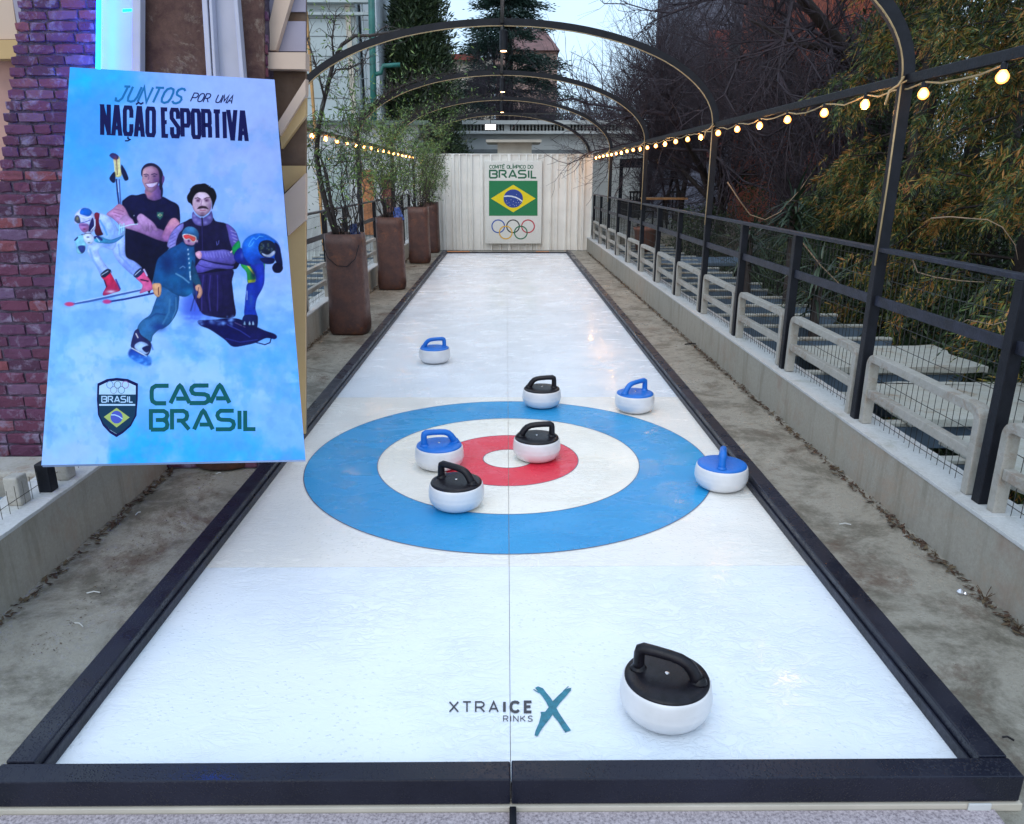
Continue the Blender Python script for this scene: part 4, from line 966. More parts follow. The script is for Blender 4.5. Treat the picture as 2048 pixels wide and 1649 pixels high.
def cedar(base,h,lab,seed):
    r=np.random.default_rng(seed); t=thing('cedar',lab,'tree',base); m=MB(); m.tube([(0,0,0),(0,0,h*.6),(0,0,h)],.2,8,rs=[.3,.2,.05]); m.build('trunk',M['bark'],t); S=[];cc=[];dd=[]; B=np.array(base)
    for lv in range(15):
        z=h*(.46+.54*lv/15); R_=3.9*(1-lv/19)*r.uniform(.75,1.1)
        for k in range(7):
            a=r.uniform(0,6.28); L=R_*r.uniform(.45,1.05); p=B+[0,0,z]; n=9
            for i in range(n):
                f=(i+1)/n; e=B+[math.cos(a)*L*f,math.sin(a)*L*f,z-.28*f*f*L*.5+.18*math.sin(f*3)]; S.append([*p,*e,.05*(1-f*.8),.05*(1-f)+.006]); p=e
                q=int(95*f); w=.16+.33*f*(1-f*.55)*L*.5
                off=r.normal(size=(q,3))*[w,w,.07]; cc.append(p+off+[0,0,.03]); dd.append(np.stack([off[:,0]*1.5+math.cos(a),off[:,1]*1.5+math.sin(a),r.normal(size=q)*.3-.15],1))
    cc=np.concatenate(cc);dd=np.concatenate(dd); twigmesh('branches',S,M['bark'],t,base); blades('crown',cc,dd,r.uniform(.12,.26,len(cc)),r.uniform(.03,.06,len(cc)),M['cedar'],t,base)
b=atY(1018,353,38.); cedar((b.x,38.,-1.5),12.8,'layered dark cedar against the sky behind the crown of the big arch',63)
def thuja(base,h,R0,lab,seed,nb=110,mat='thuja',zlo=.05,dens=1.):
    r=np.random.default_rng(seed); t=thing('conifer',lab,'tree',base,0,'drooping conifers on the right'); B=np.array(base); m=MB()
    m.tube([(0,0,0),(.05,0,h*.5),(0,0,h)],.1,9,rs=[.15,.10,.02]); m.build('trunk',M['bark'],t,smooth=True); S=[];cc=[];dd=[];LL=[]
    for i in range(nb):
        f=r.uniform(zlo,1); z=f*h; a=r.uniform(0,6.28); L=R0*(1-.55*f)*r.uniform(.6,1.1); p=B+[0,0,z]; n=8; d=np.array([math.cos(a),math.sin(a),.35]); 
        for j in range(n):
            d=d+r.normal(size=3)*.10+[0,0,-.10]; d/=np.linalg.norm(d); e=p+d*L/n; S.append([*p,*e,.016*(1-j/n)+.003,.016*(1-(j+1)/n)+.002]); p=e
            if j>=2:
                for k in range(int(7*dens)):
                    # hanging fan spray
                    sd=r.normal(size=3)*.6; sd[2]=-abs(r.normal())*.5-.25; sd+=d*.55; sd/=np.linalg.norm(sd); SL=r.uniform(.14,.32); st=p+r.normal(size=3)*.05
                    side=np.cross(sd,r.normal(size=3)); side/=np.linalg.norm(side); q=26
                    fr=np.linspace(.05,1,q); alt=np.where(np.arange(q)%2==0,1,-1.)
                    pos=st+sd[None]*SL*fr[:,None]; pos[:,2]-=fr**2*SL*.25
                    dv_=sd[None]*.8+side[None]*alt[:,None]*.85*(1.12-fr[:,None]); dv_[:,2]-=.12
                    cc.append(pos); dd.append(dv_); LL.append(SL*(.33-.23*fr)*r.uniform(.75,1.2,q))
    cc=np.concatenate(cc);dd=np.concatenate(dd);LL=np.concatenate(LL)
    twigmesh('branches',S,M['bark'],t,base); blades('foliage',cc,dd,LL,LL*.13+.0028,M[mat],t,base); return len(cc)
print('thuja',thuja((4.75,6.9,-1.5),7.5,1.95,'drooping yellow green conifer behind the nearest tall post',71,150),
 thuja((4.2,4.3,-1.5),6.8,1.75,'drooping ochre tinged conifer at the right edge of the view',72,150),
 thuja((6.6,10.4,-1.5),8.2,2.0,'darker green conifer farther back, left of the nearest tall post',73,100,'thuja2',dens=.6),
 thuja((5.9,4.9,-1.5),8.5,1.9,'dark green conifer filling the gap at the right edge behind the ochre one',74,100,'thuja2',dens=.7),
 thuja((4.1,9.2,-1.5),3.0,1.15,'low drooping conifer behind the right railing, below the string of bulbs',75,70,'thuja2',dens=.8),
 thuja((6.4,7.4,-1.5),8.6,2.1,'tall dark green conifer rising between the two ochre tinged ones',76,110,'thuja2',dens=.7),
 thuja((8.6,10.8,-1.5),9.0,2.2,'dark green conifer farthest to the right, mostly hidden by the others',77,90,'thuja2',dens=.5),
 thuja((4.35,8.4,-1.5),7.6,1.35,'slender drooping conifer right behind the nearest tall post',78,120,'thuja'))
def shrub(base,R_,H_,lab,seed,n=5000,mat='shrub',L=(.04,.10)):
    r=np.random.default_rng(seed); t=thing('evergreen_shrub',lab,'shrub',base,0,'evergreen shrubs below the right railing'); B=np.array(base); S=[]
    nc=n//30; a=r.uniform(0,6.28,nc); u=r.uniform(.1,1,nc); rr=np.sqrt(r.uniform(.1,1,nc)); c=np.stack([R_*rr*np.cos(a)*np.sqrt(1.02-u*u*.9),R_*rr*np.sin(a)*np.sqrt(1.02-u*u*.9),H_*u],1)*[1,1,1]
    for i in range(0,nc,3): S.append([*(B+[0,0,.0]),*(B+c[i]*.6),.012,.007]); S.append([*(B+c[i]*.6),*(B+c[i]),.007,.003])
    cc=np.repeat(c,30,0)+r.normal(size=(nc*30,3))*.10+B; dd=np.repeat(c/np.maximum(.1,np.linalg.norm(c,axis=1))[:,None],30,0)+r.normal(size=(nc*30,3))*.8
    twigmesh('branches',S,M['bark'],t,base); blades('foliage',cc,dd,r.uniform(L[0],L[1],len(cc)),r.uniform(.015,.035,len(cc)),M[mat],t,base)
SH=[(3.9,3.6,1.0,1.7,'dark shrub at the right edge, under the ochre conifer'),(3.95,5.2,.95,1.9,'dark shrub behind the nearest tall post at mid rail height'),(4.1,6.7,.9,2.1,'dark shrub second to the left of the nearest tall post'),
    (4.6,8.4,1.0,2.2,'dark shrub under the low drooping conifer'),(4.2,11.,.9,2.2,'dark shrub behind the middle of the right railing'),(4.9,13.2,1.2,2.5,'broad dark shrub before the bare trees'),
    (3.9,15.6,.8,2.4,'upright shrub beside the villa corner'),(6.3,12.5,1.3,2.9,'tall shrub before the orange red wall'),(7.3,9.2,1.3,2.8,'tall shrub behind the drooping conifers'),(5.6,16.5,1.5,3.1,'largest shrub in front of the grey house'),(6.9,6.,1.2,3.0,'shrub at far right behind the conifers'),(5.2,2.6,1.2,2.6,'shrub at the right edge close to the camera')]
for i,(x,y,R_,H_,l) in enumerate(SH): shrub((x,y,-1.5),R_,H_,l,200+i,7000)
def strap(base,h,n,lab,seed,stems=1):
    r=np.random.default_rng(seed); t=thing('strap_leaved_plant',lab,'plant',base,0,'strap leaved plants beyond the right railing'); vs=[];fs=[]; m=MB(); m.tube([(0,0,0),(.03,0,h*.6),(0,0,h)],.05,8,rs=[.07,.05,.04]); m.build('trunk',M['bark'],t,smooth=True)
    mb=MB()
    for i in range(n):
        a=r.uniform(0,6.28); el=r.uniform(-.3,1.3); L=r.uniform(.30,.58); d=Vector((math.cos(a)*math.cos(el),math.sin(a)*math.cos(el),math.sin(el))); sd=Vector((-math.sin(a),math.cos(a),0)); p=Vector((0,0,h-r.uniform(0,.45))); k=6; pts=[]
        for j in range(k+1):
            f=j/k; w=.014*(1-f**2)+.001; pts.append((p-sd*w,p+sd*w)); d=(d+Vector((0,0,-.16*r.uniform(.3,1.4)))).normalized(); p=p+d*L/k
        b0=len(mb.v); vv=[q for pr in pts for q in pr]; mb.add(vv,[(2*j,2*j+1,2*j+3,2*j+2) for j in range(k)])
    mb.build('leaves',M['yucca'],t)
for i,(px,py,Y,lab) in enumerate([(1590,400,8.4,'strap leaved plant left of the nearest tall post'),(1500,470,8.8,'low strap leaved plant behind the mid rail'),(1640,520,6.6,'low strap leaved plant close behind the railing')]):
    b=atY(px,py,Y); strap((b.x,Y,-1.5),b.z+1.5,100,lab,300+i)
# ground cover and wooded slope
r=np.random.default_rng(5); n=60000; c=np.stack([r.uniform(2.3,9,n),r.uniform(1.5,19,n),-1.5+r.random(n)*.10],1); d=r.normal(size=(n,3)); d[:,2]=np.abs(d[:,2])*.6
tag(blades('ground_cover',c,d,r.uniform(.05,.14,n),r.uniform(.02,.05,n),leafmat('ground_leaf',[(.2,(.012,.014,.008,1)),(.5,(.05,.03,.018,1)),(.8,(.10,.05,.03,1))],.8)),'dead leaves and low plants on the garden floor below the right railing','ground cover',kind='stuff')
m=MB(); nx,ny=40,12; vs=[];fs=[]
for j in range(ny):
    for i in range(nx):
        x=-10+i*2.2; y=42+j*5.; z=-1.5+ (j/ny)**.8*5.0*(1+.25*noise.noise(Vector((x*.1,y*.1,0))))*(1 if x>8 else max(.3,(x+12)/20)); vs.append((x,y,z))
for j in range(ny-1):
    for i in range(nx-1): fs.append((j*nx+i,j*nx+i+1,(j+1)*nx+i+1,(j+1)*nx+i))
m.add(vs,fs); struct(m.build('hill',M['soil'],smooth=True))
# far wood: one mass of bare twigs above the slope
S=[]; r=np.random.default_rng(8)
for i in range(5200):
    x=r.uniform(2.5,60); y=r.uniform(36,52); z0=-1.5+r.uniform(0,6.5); p=np.array([x,y,z0]); d=r.normal(size=3)*.5+[0,0,1.2]; d/=np.linalg.norm(d); rad=.03
    for j in range(4):
        d=d+r.normal(size=3)*.3; d/=np.linalg.norm(d); e=p+d*.6; S.append([*p,*e,rad,rad*.7]); rad*=.7; p=e
        d3=d+r.normal(size=3)*.8; d3/=np.linalg.norm(d3); S.append([*p,*(p+d3*.7),rad,rad*.4])
o=twigmesh('far_wood',S,M['twig']); tag(o,'far mass of bare woodland on the slope behind the grey house','wood',kind='stuff')
# pale dry branches against the dark conifers
M['dry']=basic('dry_branch',(.28,.19,.12,1),.6,.3,10,.1)
for l,Y,lab in (([(1862,437),(1900,434),(1935,437),(1975,440),(2005,455),(2030,490),(2036,520)],3.6,'pale dry branch arching in front of the conifer at the right edge'),
              ([(1455,365),(1478,400),(1500,430),(1530,440),(1560,425),(1600,380),(1625,345)],8.2,'thin pale dry branch curving across the strap leaved plants'),
              ([(1600,480),(1640,530),(1680,570),(1735,590)],5.2,'reddish dry branch slanting behind the mid rail'),
              ([(1825,520),(1835,545),(1870,555),(1920,562),(1968,565)],3.7,'reddish dry branch behind the top rail at right'),
              ([(1900,660),(1935,640),(1985,650),(2040,635)],3.3,'forked dry branch near the nearest short post')):
    m=MB(); m.tube([atY(x,y,Y+random.uniform(-.05,.05)) for x,y in l],.003,6,rs=[.0045*(1-.6*i/len(l))*Y/5 for i in range(len(l))]); tag(m.build('dry_branch',M['dry'],smooth=True),lab,'branch')
# patio things beyond the far right railing
pt=thing('patio_table','blue grey garden table beyond the far part of the right railing','table',(3.25,12.6,-.5)); m=MB(); m.box(-.75,.75,-.45,.45,.70,.76); m.build('tabletop',M['blue_grey'],pt,bevel=.01)
for sx in (-1,1):
    for sy in (-1,1): m=MB(); m.bar((sx*.6,sy*.38,0),(sx*.6,-sy*.38*.2,.70),.04,.04); m.build('leg',M['black'],pt)
m=MB(); m.box(-.8,.8,-.6,.6,-.95,-.004); tag(m.build('plinth',M['parapet'],loc=(3.25,12.6,-.5)),'low concrete plinth carrying the blue grey garden table','plinth')
m=MB(); m.lathe([(.14,0),(.17,.02),(.21,.36),(.225,.37),(.225,.42),(.19,.42),(.18,.36),(.01,.35)],20); tag(m.build('terracotta_pot',basic('terracotta',(.22,.09,.06,1),.7,.25,5,.2),loc=(2.55,14.0,.275),smooth=True),'terracotta pot on a beam beyond the far right railing','pot')
def chair(x,y,z,rz,lab):
    t=thing('garden_chair',lab,'chair',(x,y,z),rz,'dark garden chairs by the villa'); 
    m=MB(); m.box(-.22,.22,-.22,.22,.43,.46); m.build('seat',M['black'],t); m=MB()
    for k in range(5): m.box(-.2+k*.09,-.17+k*.09,.20,.22,.46,.86)
    m.box(-.22,.22,.195,.225,.86,.90); m.build('backrest',M['black'],t)
    for sx in (-.2,.2):
        for sy in (-.2,.2): m=MB(); m.box(sx-.015,sx+.015,sy-.015,sy+.015,0,.43); m.build('leg',M['black'],t)
tr=MB(); tr.box(2.3,8.,16.7,23.9,-1.45,.35); struct(tr.build('patio',M['floor']))
chair(3.2,18.3,.35,.4,'dark garden chair by the villa, left one'); chair(4.15,18.6,.35,2.6,'dark garden chair by the villa, right one')
pt=thing('bistro_table','small orange brown timber table between the dark garden chairs','table',(3.7,18.2,.35)); m=MB(); m.box(-.5,.5,-.3,.3,.72,.76); m.build('tabletop',basic('warm_timber',(.55,.28,.12,1),.4,.3,6,.1),pt); m=MB(); m.lathe([(.2,0),(.2,.02),(.03,.03),(.03,.72)],14); m.build('leg',M['black'],pt)
# ------------------------------------------------------------------ brick pier, beams and the leaning poster
YB=3.95; rnd=random.Random(3); rng=np.random.default_rng(17)
def brick_mat():
    m,nt,b=nodes('old_brick'); g=N(nt,'ShaderNodeNewGeometry'); v=coords(nt)
    f=noisen(nt,v,9,6,.7,.4); f2=noisen(nt,v,3.2,5,.65,.6); f3=noisen(nt,v,60,3,.6)
    c=ramp(nt,g.outputs['Random Per Island'],[(0,(.07,.022,.06,1)),(.4,(.15,.038,.085,1)),(.7,(.12,.042,.11,1)),(.85,(.24,.06,.075,1)),(1.,(.15,.09,.19,1))])  # brick colours shifted to purple to carry the blue light on the pier
    c=mixc(nt,ramp(nt,f,[(.52,0.),(.64,.75)]),c,(.30,.25,.38,1)); c=mixc(nt,ramp(nt,f2,[(.30,.8),(.42,0.)]),c,(.06,.02,.03,1))
    nt.links.new(c,b.inputs['Base Color']); b.inputs['Roughness'].default_value=.75; bump(nt,b,noisen(nt,v,26,8,.75),.9,.02); return m
M['brick']=brick_mat(); M['mortar']=basic('old_mortar',(.11,.08,.13,1),.9,.6,22,.9,bdist=.02)
M['plasterwall']=wetconc('stained_old_plaster',(.16,.075,.055,1),(.055,.022,.022,1),(.30,.24,.19,1),3.5,(.40,.6),(.5,.8))
pl=[atY(*q,YB) for q in ((44,-40),(33,60),(27,120),(16,205),(8,285),(0,340),(-22,500),(-60,940))]
def xleft(z):
    if z>=pl[0].z: return pl[0].x
    for a,b in zip(pl[:-1],pl[1:]):
        if z>=b.z: f=(z-b.z)/(a.z-b.z); return b.x+(a.x-b.x)*f
    return pl[-1].x
xr_t=atY(528,-40,YB).x; 
def xright(z): return xr_t+(-1.40-xr_t)*max(0,min(1,(2.3-z)/2.3))
ZTOP=2.62
BP=thing('brick_pier','old red brick pier lit blue at the top, standing behind the tall poster','pier',(-2.0,YB,0))
o3=Vector(BP.location)
m=MB(); n=14; zz=[.004+(ZTOP-.004)*i/n for i in range(n+1)]
for i in range(n):
    z0,z1=zz[i],zz[i+1]; q=lambda z:[(xleft(z)+.006-o3.x,.0085,z),(xright(z)-.012-o3.x,.0085,z),(xright(z)-.012-o3.x,.40,z),(xleft(z)+.012-o3.x,.40,z)]
    m.hexa(q(z0),q(z1))
m.build('mortar_core',M['mortar'],BP)
vs=[];m=MB(); z=.008; row=0
lbx=atY(197,60,YB).x; rbx=atY(500,60,YB).x
while z<ZTOP-.05:
    f=z/ZTOP; h=.074-.030*f; xl,xr=xleft(z),xright(z); W=.178-.060*f; x=xl-(.5*W if row%2 else 0)+rnd.uniform(-.01,.01)
    while x<xr-.03:
        w=W*rnd.choice([.55,.9,1,1,1.08]); a=max(x,xl+rnd.uniform(-.006,.006)); b=min(x+w,xr); x+=w+rnd.uniform(.008,.014)
        if b-a<.03: continue
        j=lambda s=.0035: rnd.uniform(-s,s); pr=rnd.uniform(-.004,.003); hh=h-rnd.uniform(.006,.012)
        N_=3; cols=[]
        for k in range(N_+1):
            xx=a+(b-a)*k/N_-o3.x; e=.003 if k in(0,N_) else 0
            cols.append([(xx+j(.002),pr+.004+e+j(.002),z+e+j()),(xx+j(.002),pr+j(.003),z+hh*.14+j(.002)),(xx+j(.002),pr+j(.003),z+hh*.86+j(.002)),(xx+j(.002),pr+.004+e+j(.002),z+hh-e+j(.0025))])
        base=len(m.v); V=[p for c in cols for p in c]
        back=[(cols[0][0][0],.03,z),(cols[0][3][0],.03,z+hh),(cols[-1][0][0],.03,z),(cols[-1][3][0],.03,z+hh)]
        F_=[]
        for k in range(N_):
            for r_ in range(3): F_.append((4*k+r_,4*k+4+r_,4*k+5+r_,4*k+r_+1))
        L_=4*N_; nb=4*(N_+1)
        F_+=[(0,1,2,3,nb+1,nb),(L_+3,L_+2,L_+1,L_,nb+2,nb+3)]
        F_.append(tuple([3+4*k for k in range(N_+1)]+[nb+3,nb+1])); F_.append(tuple([4*k for k in range(N_,-1,-1)]+[nb,nb+2]))
        m.add(V+back,F_)
    z+=h; row+=1
m.build('brickwork',M['brick'],BP)
a=[atY(*q,3.935)-o3 for q in ((281,-60),(401,-60),(420,200),(279,200))]; m=MB(); m.prism(a,(0,.02,0)); m.build('plaster_patch',M['plasterwall'],BP)
a=[atY(*q,3.935)-o3 for q in ((476,-60),(526,-60),(530,220),(498,220))]; m=MB(); m.prism(a,(0,.02,0)); m.build('plaster_patch',M['plasterwall'],BP)
# steel channels
M['channel']=basic('pale_steel_channel',(.50,.50,.60,1),.4,.08,3,.05)
def channel(l,r,lab,lips):
    c=atY((l[0][0]+r[0][0])/2,100,3.9); t=thing('steel_channel',lab,'steel beam',(c.x,3.9,0),0,'steel channels fixed to the brick pier'); o=Vector(t.location)
    q=lambda pts,Y:[atY(x,y,Y)-o for x,y in pts]
    m=MB(); m.prism(q([l[0],r[0],r[1],l[1]],3.915),(0,.018,0)); m.build('web',M['channel'],t)
    for (x0,x1,x2,x3) in lips:
        m=MB(); m.prism(q([(x0,l[0][1]),(x1,l[0][1]),(x3,l[1][1]),(x2,l[1][1])],3.86),(0,.052,0)); m.build('flange',M['channel'],t,bevel=.003)
    return t
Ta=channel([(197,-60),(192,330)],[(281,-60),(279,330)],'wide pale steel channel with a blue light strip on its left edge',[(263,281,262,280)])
Tb=channel([(400,-60),(424,330)],[(470,-60),(502,330)],'pale steel channel on the right of the brick pier',[(400,410,424,434),(414,420,436,442),(462,470,494,502)])
o=Vector(Ta.location); m=MB(); m.prism([atY(x,y,3.842)-o for x,y in ((193.5,-60),(199,-60),(196,260),(191,260))],(0,.02,0)); m.build('light_strip',emit('blue_led',(.001,.10,1,1),48),Ta)
m=MB(); m.prism([atY(x,y,3.855)-o for x,y in ((245,19),(262,18),(262,23),(245,24))],(0,.006,0)); m.build('reflection_glow',emit('cyan_glow',(.0,.5,1,1),5),Ta)  # glowing patch for the strip's reflection, added to light the web
# timber framed side bay
SB=thing('timber_bay','cream timber framed bay with diagonal braces on the right side of the brick pier','building',(-1.2,4.12,.12)); o=Vector(SB.location)
M['plank']=basic('brown_planks',(.13,.075,.045,1),.6,.4,5,.3); M['creamtimber']=basic('cream_timber',(.62,.46,.36,1),.5,.08,2,.05); M['goldtimber']=basic('golden_timber',(.58,.38,.17,1),.5,.12,2,.05); M['lilac']=basic('lilac_soffit',(.36,.33,.42,1),.6,.1,2,.05)
def slabp(pts,Y,th,name,mat,par=SB,o=o): m=MB(); m.prism([atY(x,y,Y)-o for x,y in pts],(0,th,0)); return m.build(name,mat,par)
slabp([(500,-60),(611,-60),(611,870),(560,870)],4.10,.03,'plank_backing',M['plank'])
slabp([(540,-60),(611,-60),(611,24),(548,24)],4.085,.012,'soffit_panel',M['lilac']); slabp([(545,43),(611,43),(611,103),(533,103)],4.085,.012,'soffit_panel',M['lilac'])
slabp([(526,101),(551,101),(600,-60),(562,-60)],4.03,.05,'brace',M['creamtimber']); slabp([(523,62),(530,64),(570,-60),(556,-60)],4.05,.03,'brace',M['lilac'])
slabp([(528,105),(611,105),(611,139),(529,138)],4.0,.08,'cross_beam',M['creamtimber'])
slabp([(556,245),(611,158),(611,190),(560,272)],4.02,.06,'brace',M['creamtimber']); slabp([(560,273),(611,191),(611,232),(563,298)],4.05,.04,'brace',M['goldtimber'])
slabp([(562,332),(611,332),(611,347),(570,385)],4.085,.012,'panel',M['goldtimber']); slabp([(568,390),(611,347),(611,441),(576,472)],4.05,.04,'brace',M['creamtimber']); slabp([(574,474),(611,443),(611,868),(590,868)],4.08,.02,'panel',M['goldtimber'])
SC_=thing('timber_eave','cream and pink timber eave at the left of the brick pier','building',(-3.4,4.2,0)); o2=Vector(SC_.location)
slabp([(-80,-60),(60,-60),(60,380),(-80,380)],4.40,.03,'plank_backing',M['lilac'],SC_,o2); slabp([(-80,-60),(16,-60),(36,79),(-80,79)],4.2,.05,'soffit_panel',M['creamtimber'],SC_,o2); slabp([(14,-60),(40,-60),(46,70),(37,62)],4.18,.03,'brace',M['lilac'],SC_,o2)
slabp([(-80,80),(45,80),(45,118),(-80,118)],4.15,.08,'cross_beam',M['goldtimber'],SC_,o2); slabp([(-80,120),(45,120),(45,380),(-80,380)],4.3,.05,'panel',basic('pink_planks',(.50,.28,.24,1),.6,.15,4,.2),SC_,o2)
m=MB(); m.box(-.45,.75,.26,.42,0.0,2.6); m.build('corner_post',M['creamtimber'],SC_) if False else None
m=MB(); m.prism([atY(x,y,4.44)-o2 for x,y in ((-80,360),(30,360),(30,940),(-80,940))],(0,.05,0)); m.build('wall',M['plank'],SC_)
# ---- poster
PB=Vector((-1.57650788,2.361761,.65405337)); PN=Vector((-.23168995,.69784764,-.67773774))
QC=[(140,135),(549,160),(611,920),(83,931)]
PO=thing('poster','tall blue poster board leaning back, with athletes and a shield emblem','poster',tuple(PB)); po=Vector(PB)
onp=lambda x,y,e: atP(x,y,PB,PN)-PN*e-po
m=MB(); q=[onp(x,y,-.0006) for x,y in QC]; m.prism(q,PN*.016); m.build('board',basic('poster_board',(.32,.45,.75,1),.4,.05,8,0),PO,bevel=0)
m=MB() # brackets that carry the board back to the pier
for px,py in ((190,820),(290,820),(220,420),(370,420)):
    a=onp(px,py,-.017); b=Vector((a.x,3.945-po.y,a.z)); m.bar(a,b,.03,.03)
for i in range(4): pass
vv=m.v; 
for i in range(4):
    mm=MB(); mm.v=vv[8*i:8*i+8]; mm.f=m.f[0:6]; mm.m=[0]*6; mm.build('bracket',M['black'],PO)
W_,H_2=440,660
s=np.linspace(0,1,W_+1)[None,:]; t_=np.linspace(0,1,H_2+1)[:,None]
q4=np.array(QC,float); GX=(1-t_)*((1-s)*q4[0,0]+s*q4[1,0])+t_*((1-s)*q4[3,0]+s*q4[2,0]); GY=(1-t_)*((1-s)*q4[0,1]+s*q4[1,1])+t_*((1-s)*q4[3,1]+s*q4[2,1])
def vnoise(x,y,seed):
    r=np.random.default_rng(seed); T=r.random((64,64)); xi=np.floor(x).astype(int);yi=np.floor(y).astype(int); fx=x-xi;fy=y-yi; fx=fx*fx*(3-2*fx);fy=fy*fy*(3-2*fy)
    g=lambda a,b:T[b%64,a%64]; return (g(xi,yi)*(1-fx)+g(xi+1,yi)*fx)*(1-fy)+(g(xi,yi+1)*(1-fx)+g(xi+1,yi+1)*fx)*fy
def fbm(sc,seed,o=5,sx=1.): 
    v=0;a=.5;f=1/sc
    for i in range(o): v=v+a*vnoise(GX*f*sx+13.7*i,GY*f+7.1*i,seed+i); a*=.55;f*=2.03
    return v
def lerp(a,b,t): return a+(b-a)*np.clip(t,0,1)[...,None]
c_=lambda *v: np.array(v,float)
ss=lambda e0,e1,x: (lambda t:t*t*(3-2*t))(np.clip((x-e0)/(e1-e0),0,1))
u=(GX-GX[:,:1])/(GX[:,-1:]-GX[:,:1]); vv_=(GY-135)/790
top=lerp(lerp(c_(40,150,238),c_(120,160,232),ss(.1,.5,u)),c_(148,162,216),ss(.35,.9,u))  # printed gradient, with the blue light on the poster mixed into its colours
mid=lerp(c_(112,165,245),c_(140,165,232),ss(0,.8,u)); bot=lerp(c_(122,182,244),c_(74,158,246),ss(.1,.95,u))
I=lerp(top,mid,ss(.12,.45,vv_)) ; I=lerp(I,bot,ss(.5,.78,vv_)); I=lerp(I,lerp(c_(140,185,240),c_(25,160,240),ss(.24,.27,u)),ss(.83,.97,vv_)*ss(1.3,.3,u))
I=lerp(I,c_(5,185,238),.9*np.exp(-(((GX-190)/60)**2+((GY-158)/26)**2)))
I=lerp(I,c_(48,145,240),.8*np.exp(-(((GX-185)/45)**2+((GY-255)/70)**2)))
n1=fbm(95,1,6); n2=fbm(34,9,5); n3=fbm(12,19,4); n4=fbm(7,71,4)
I=lerp(I,c_(160,180,245),.5*ss(.48,.72,n1)); I=lerp(I,c_(85,140,210),.4*ss(.50,.34,n1)); I=lerp(I,c_(95,150,215),.35*ss(.54,.68,n2)*ss(.1,.3,vv_)); I=I+(n3-.48)[...,None]*14
I=lerp(I,c_(175,205,250),.5*ss(.46,.66,fbm(50,33,5,.6))*ss(.45,.6,vv_)*ss(.98,.8,vv_)); I=lerp(I,c_(80,150,235),.35*ss(.55,.75,fbm(26,53,4,1.6))*ss(.4,.55,vv_))
I=lerp(I,c_(172,192,238),.08+0*n1)
def crom(pts,k=5):
    P=[np.array(p,float) for p in pts]; n=len(P); out=[]
    for i in range(n):
        a,b,c,d=P[i-1],P[i],P[(i+1)%n],P[(i+2)%n]
        for j in range(k):
            t=j/k; out.append(.5*((2*b)+(-a+c)*t+(2*a-5*b+4*c-d)*t*t+(-a+3*b-3*c+d)*t**3))
    return np.array(out)
def blend(ii,jj,al,col,tex=0):
    al=np.clip(al,0,1)[:,None]; col=np.asarray(col,float)
    if tex: col=col+((n3[ii,jj]-.48)*tex)[:,None]
    I[ii,jj]=I[ii,jj]*(1-al)+col*al
def poly(pts,col,soft=.8,sm=True,col2=None,g=(0,1),tex=14,op=1.):
    P=crom(pts) if sm else np.array(pts,float); x0,y0=P.min(0)-soft*2; x1,y1=P.max(0)+soft*2
    ii,jj=np.nonzero((GX>x0)&(GX<x1)&(GY>y0)&(GY<y1)); x=GX[ii,jj];y=GY[ii,jj]; d=np.full(len(x),1e9); ins=np.zeros(len(x),bool)
    for i in range(len(P)):
        a=P[i];b=P[(i+1)%len(P)]; e=b-a; L=e@e+1e-9; t=np.clip(((x-a[0])*e[0]+(y-a[1])*e[1])/L,0,1); d=np.minimum(d,np.hypot(x-a[0]-t*e[0],y-a[1]-t*e[1]))
        cr=((a[1]>y)!=(b[1]>y)); ins^= cr&(x<(b[0]-a[0])*(y-a[1])/((b[1]-a[1]) if abs(b[1]-a[1])>1e-9 else 1e-9)+a[0])
    sd=np.where(ins,d,-d); al=np.clip(.5+sd/(2*soft),0,1)*op
    c=np.array(col,float)
    if col2 is not None:
        gg=np.array(g,float); pr=x*gg[0]+y*gg[1]; lo,hi=(P@gg).min(),(P@gg).max(); tt=np.clip((pr-lo)/(hi-lo),0,1)[:,None]; c=c*(1-tt)+np.array(col2,float)*tt
    ex=max(x1-x0,y1-y0); pz=((x-(x0+x1)/2)*-.5+(y-(y0+y1)/2)*-.45)/ex; rim=np.exp(-np.maximum(sd,0)/2.6)[:,None]*.24; c=c*(1-rim)*(1+.34*pz[:,None])+((n2[ii,jj]-.48)*34)[:,None]*(c.mean()/160+.12); c=c*(1+.35*(n4[ii,jj]-.48))[:,None]   # printed figures darken a little at their outline
    blend(ii,jj,al,c,tex)
def lin(pts,w,col,soft=.6,op=1.,w2=None):
    P=np.array(pts,float); w2=w if w2 is None else w2; x0,y0=P.min(0)-w-2; x1,y1=P.max(0)+w+2
    ii,jj=np.nonzero((GX>x0)&(GX<x1)&(GY>y0)&(GY<y1)); x=GX[ii,jj];y=GY[ii,jj]; best=np.full(len(x),-1e9); n=len(P)-1
    for i in range(n):
        a,b=P[i],P[i+1]; e=b-a; t=np.clip(((x-a[0])*e[0]+(y-a[1])*e[1])/(e@e+1e-9),0,1); ww=(w+(w2-w)*(i+t)/n)/2; best=np.maximum(best,ww-np.hypot(x-a[0]-t*e[0],y-a[1]-t*e[1]))
    blend(ii,jj,np.clip(.5+best/(2*soft),0,1)*op,col)
def blob(x,y,rx,ry,col,op=1.,p=1.):
    ii,jj=np.nonzero((abs(GX-x)<rx*2.6)&(abs(GY-y)<ry*2.6)); r=((GX[ii,jj]-x)/rx)**2+((GY[ii,jj]-y)/ry)**2; blend(ii,jj,op*np.exp(-r**p),col)
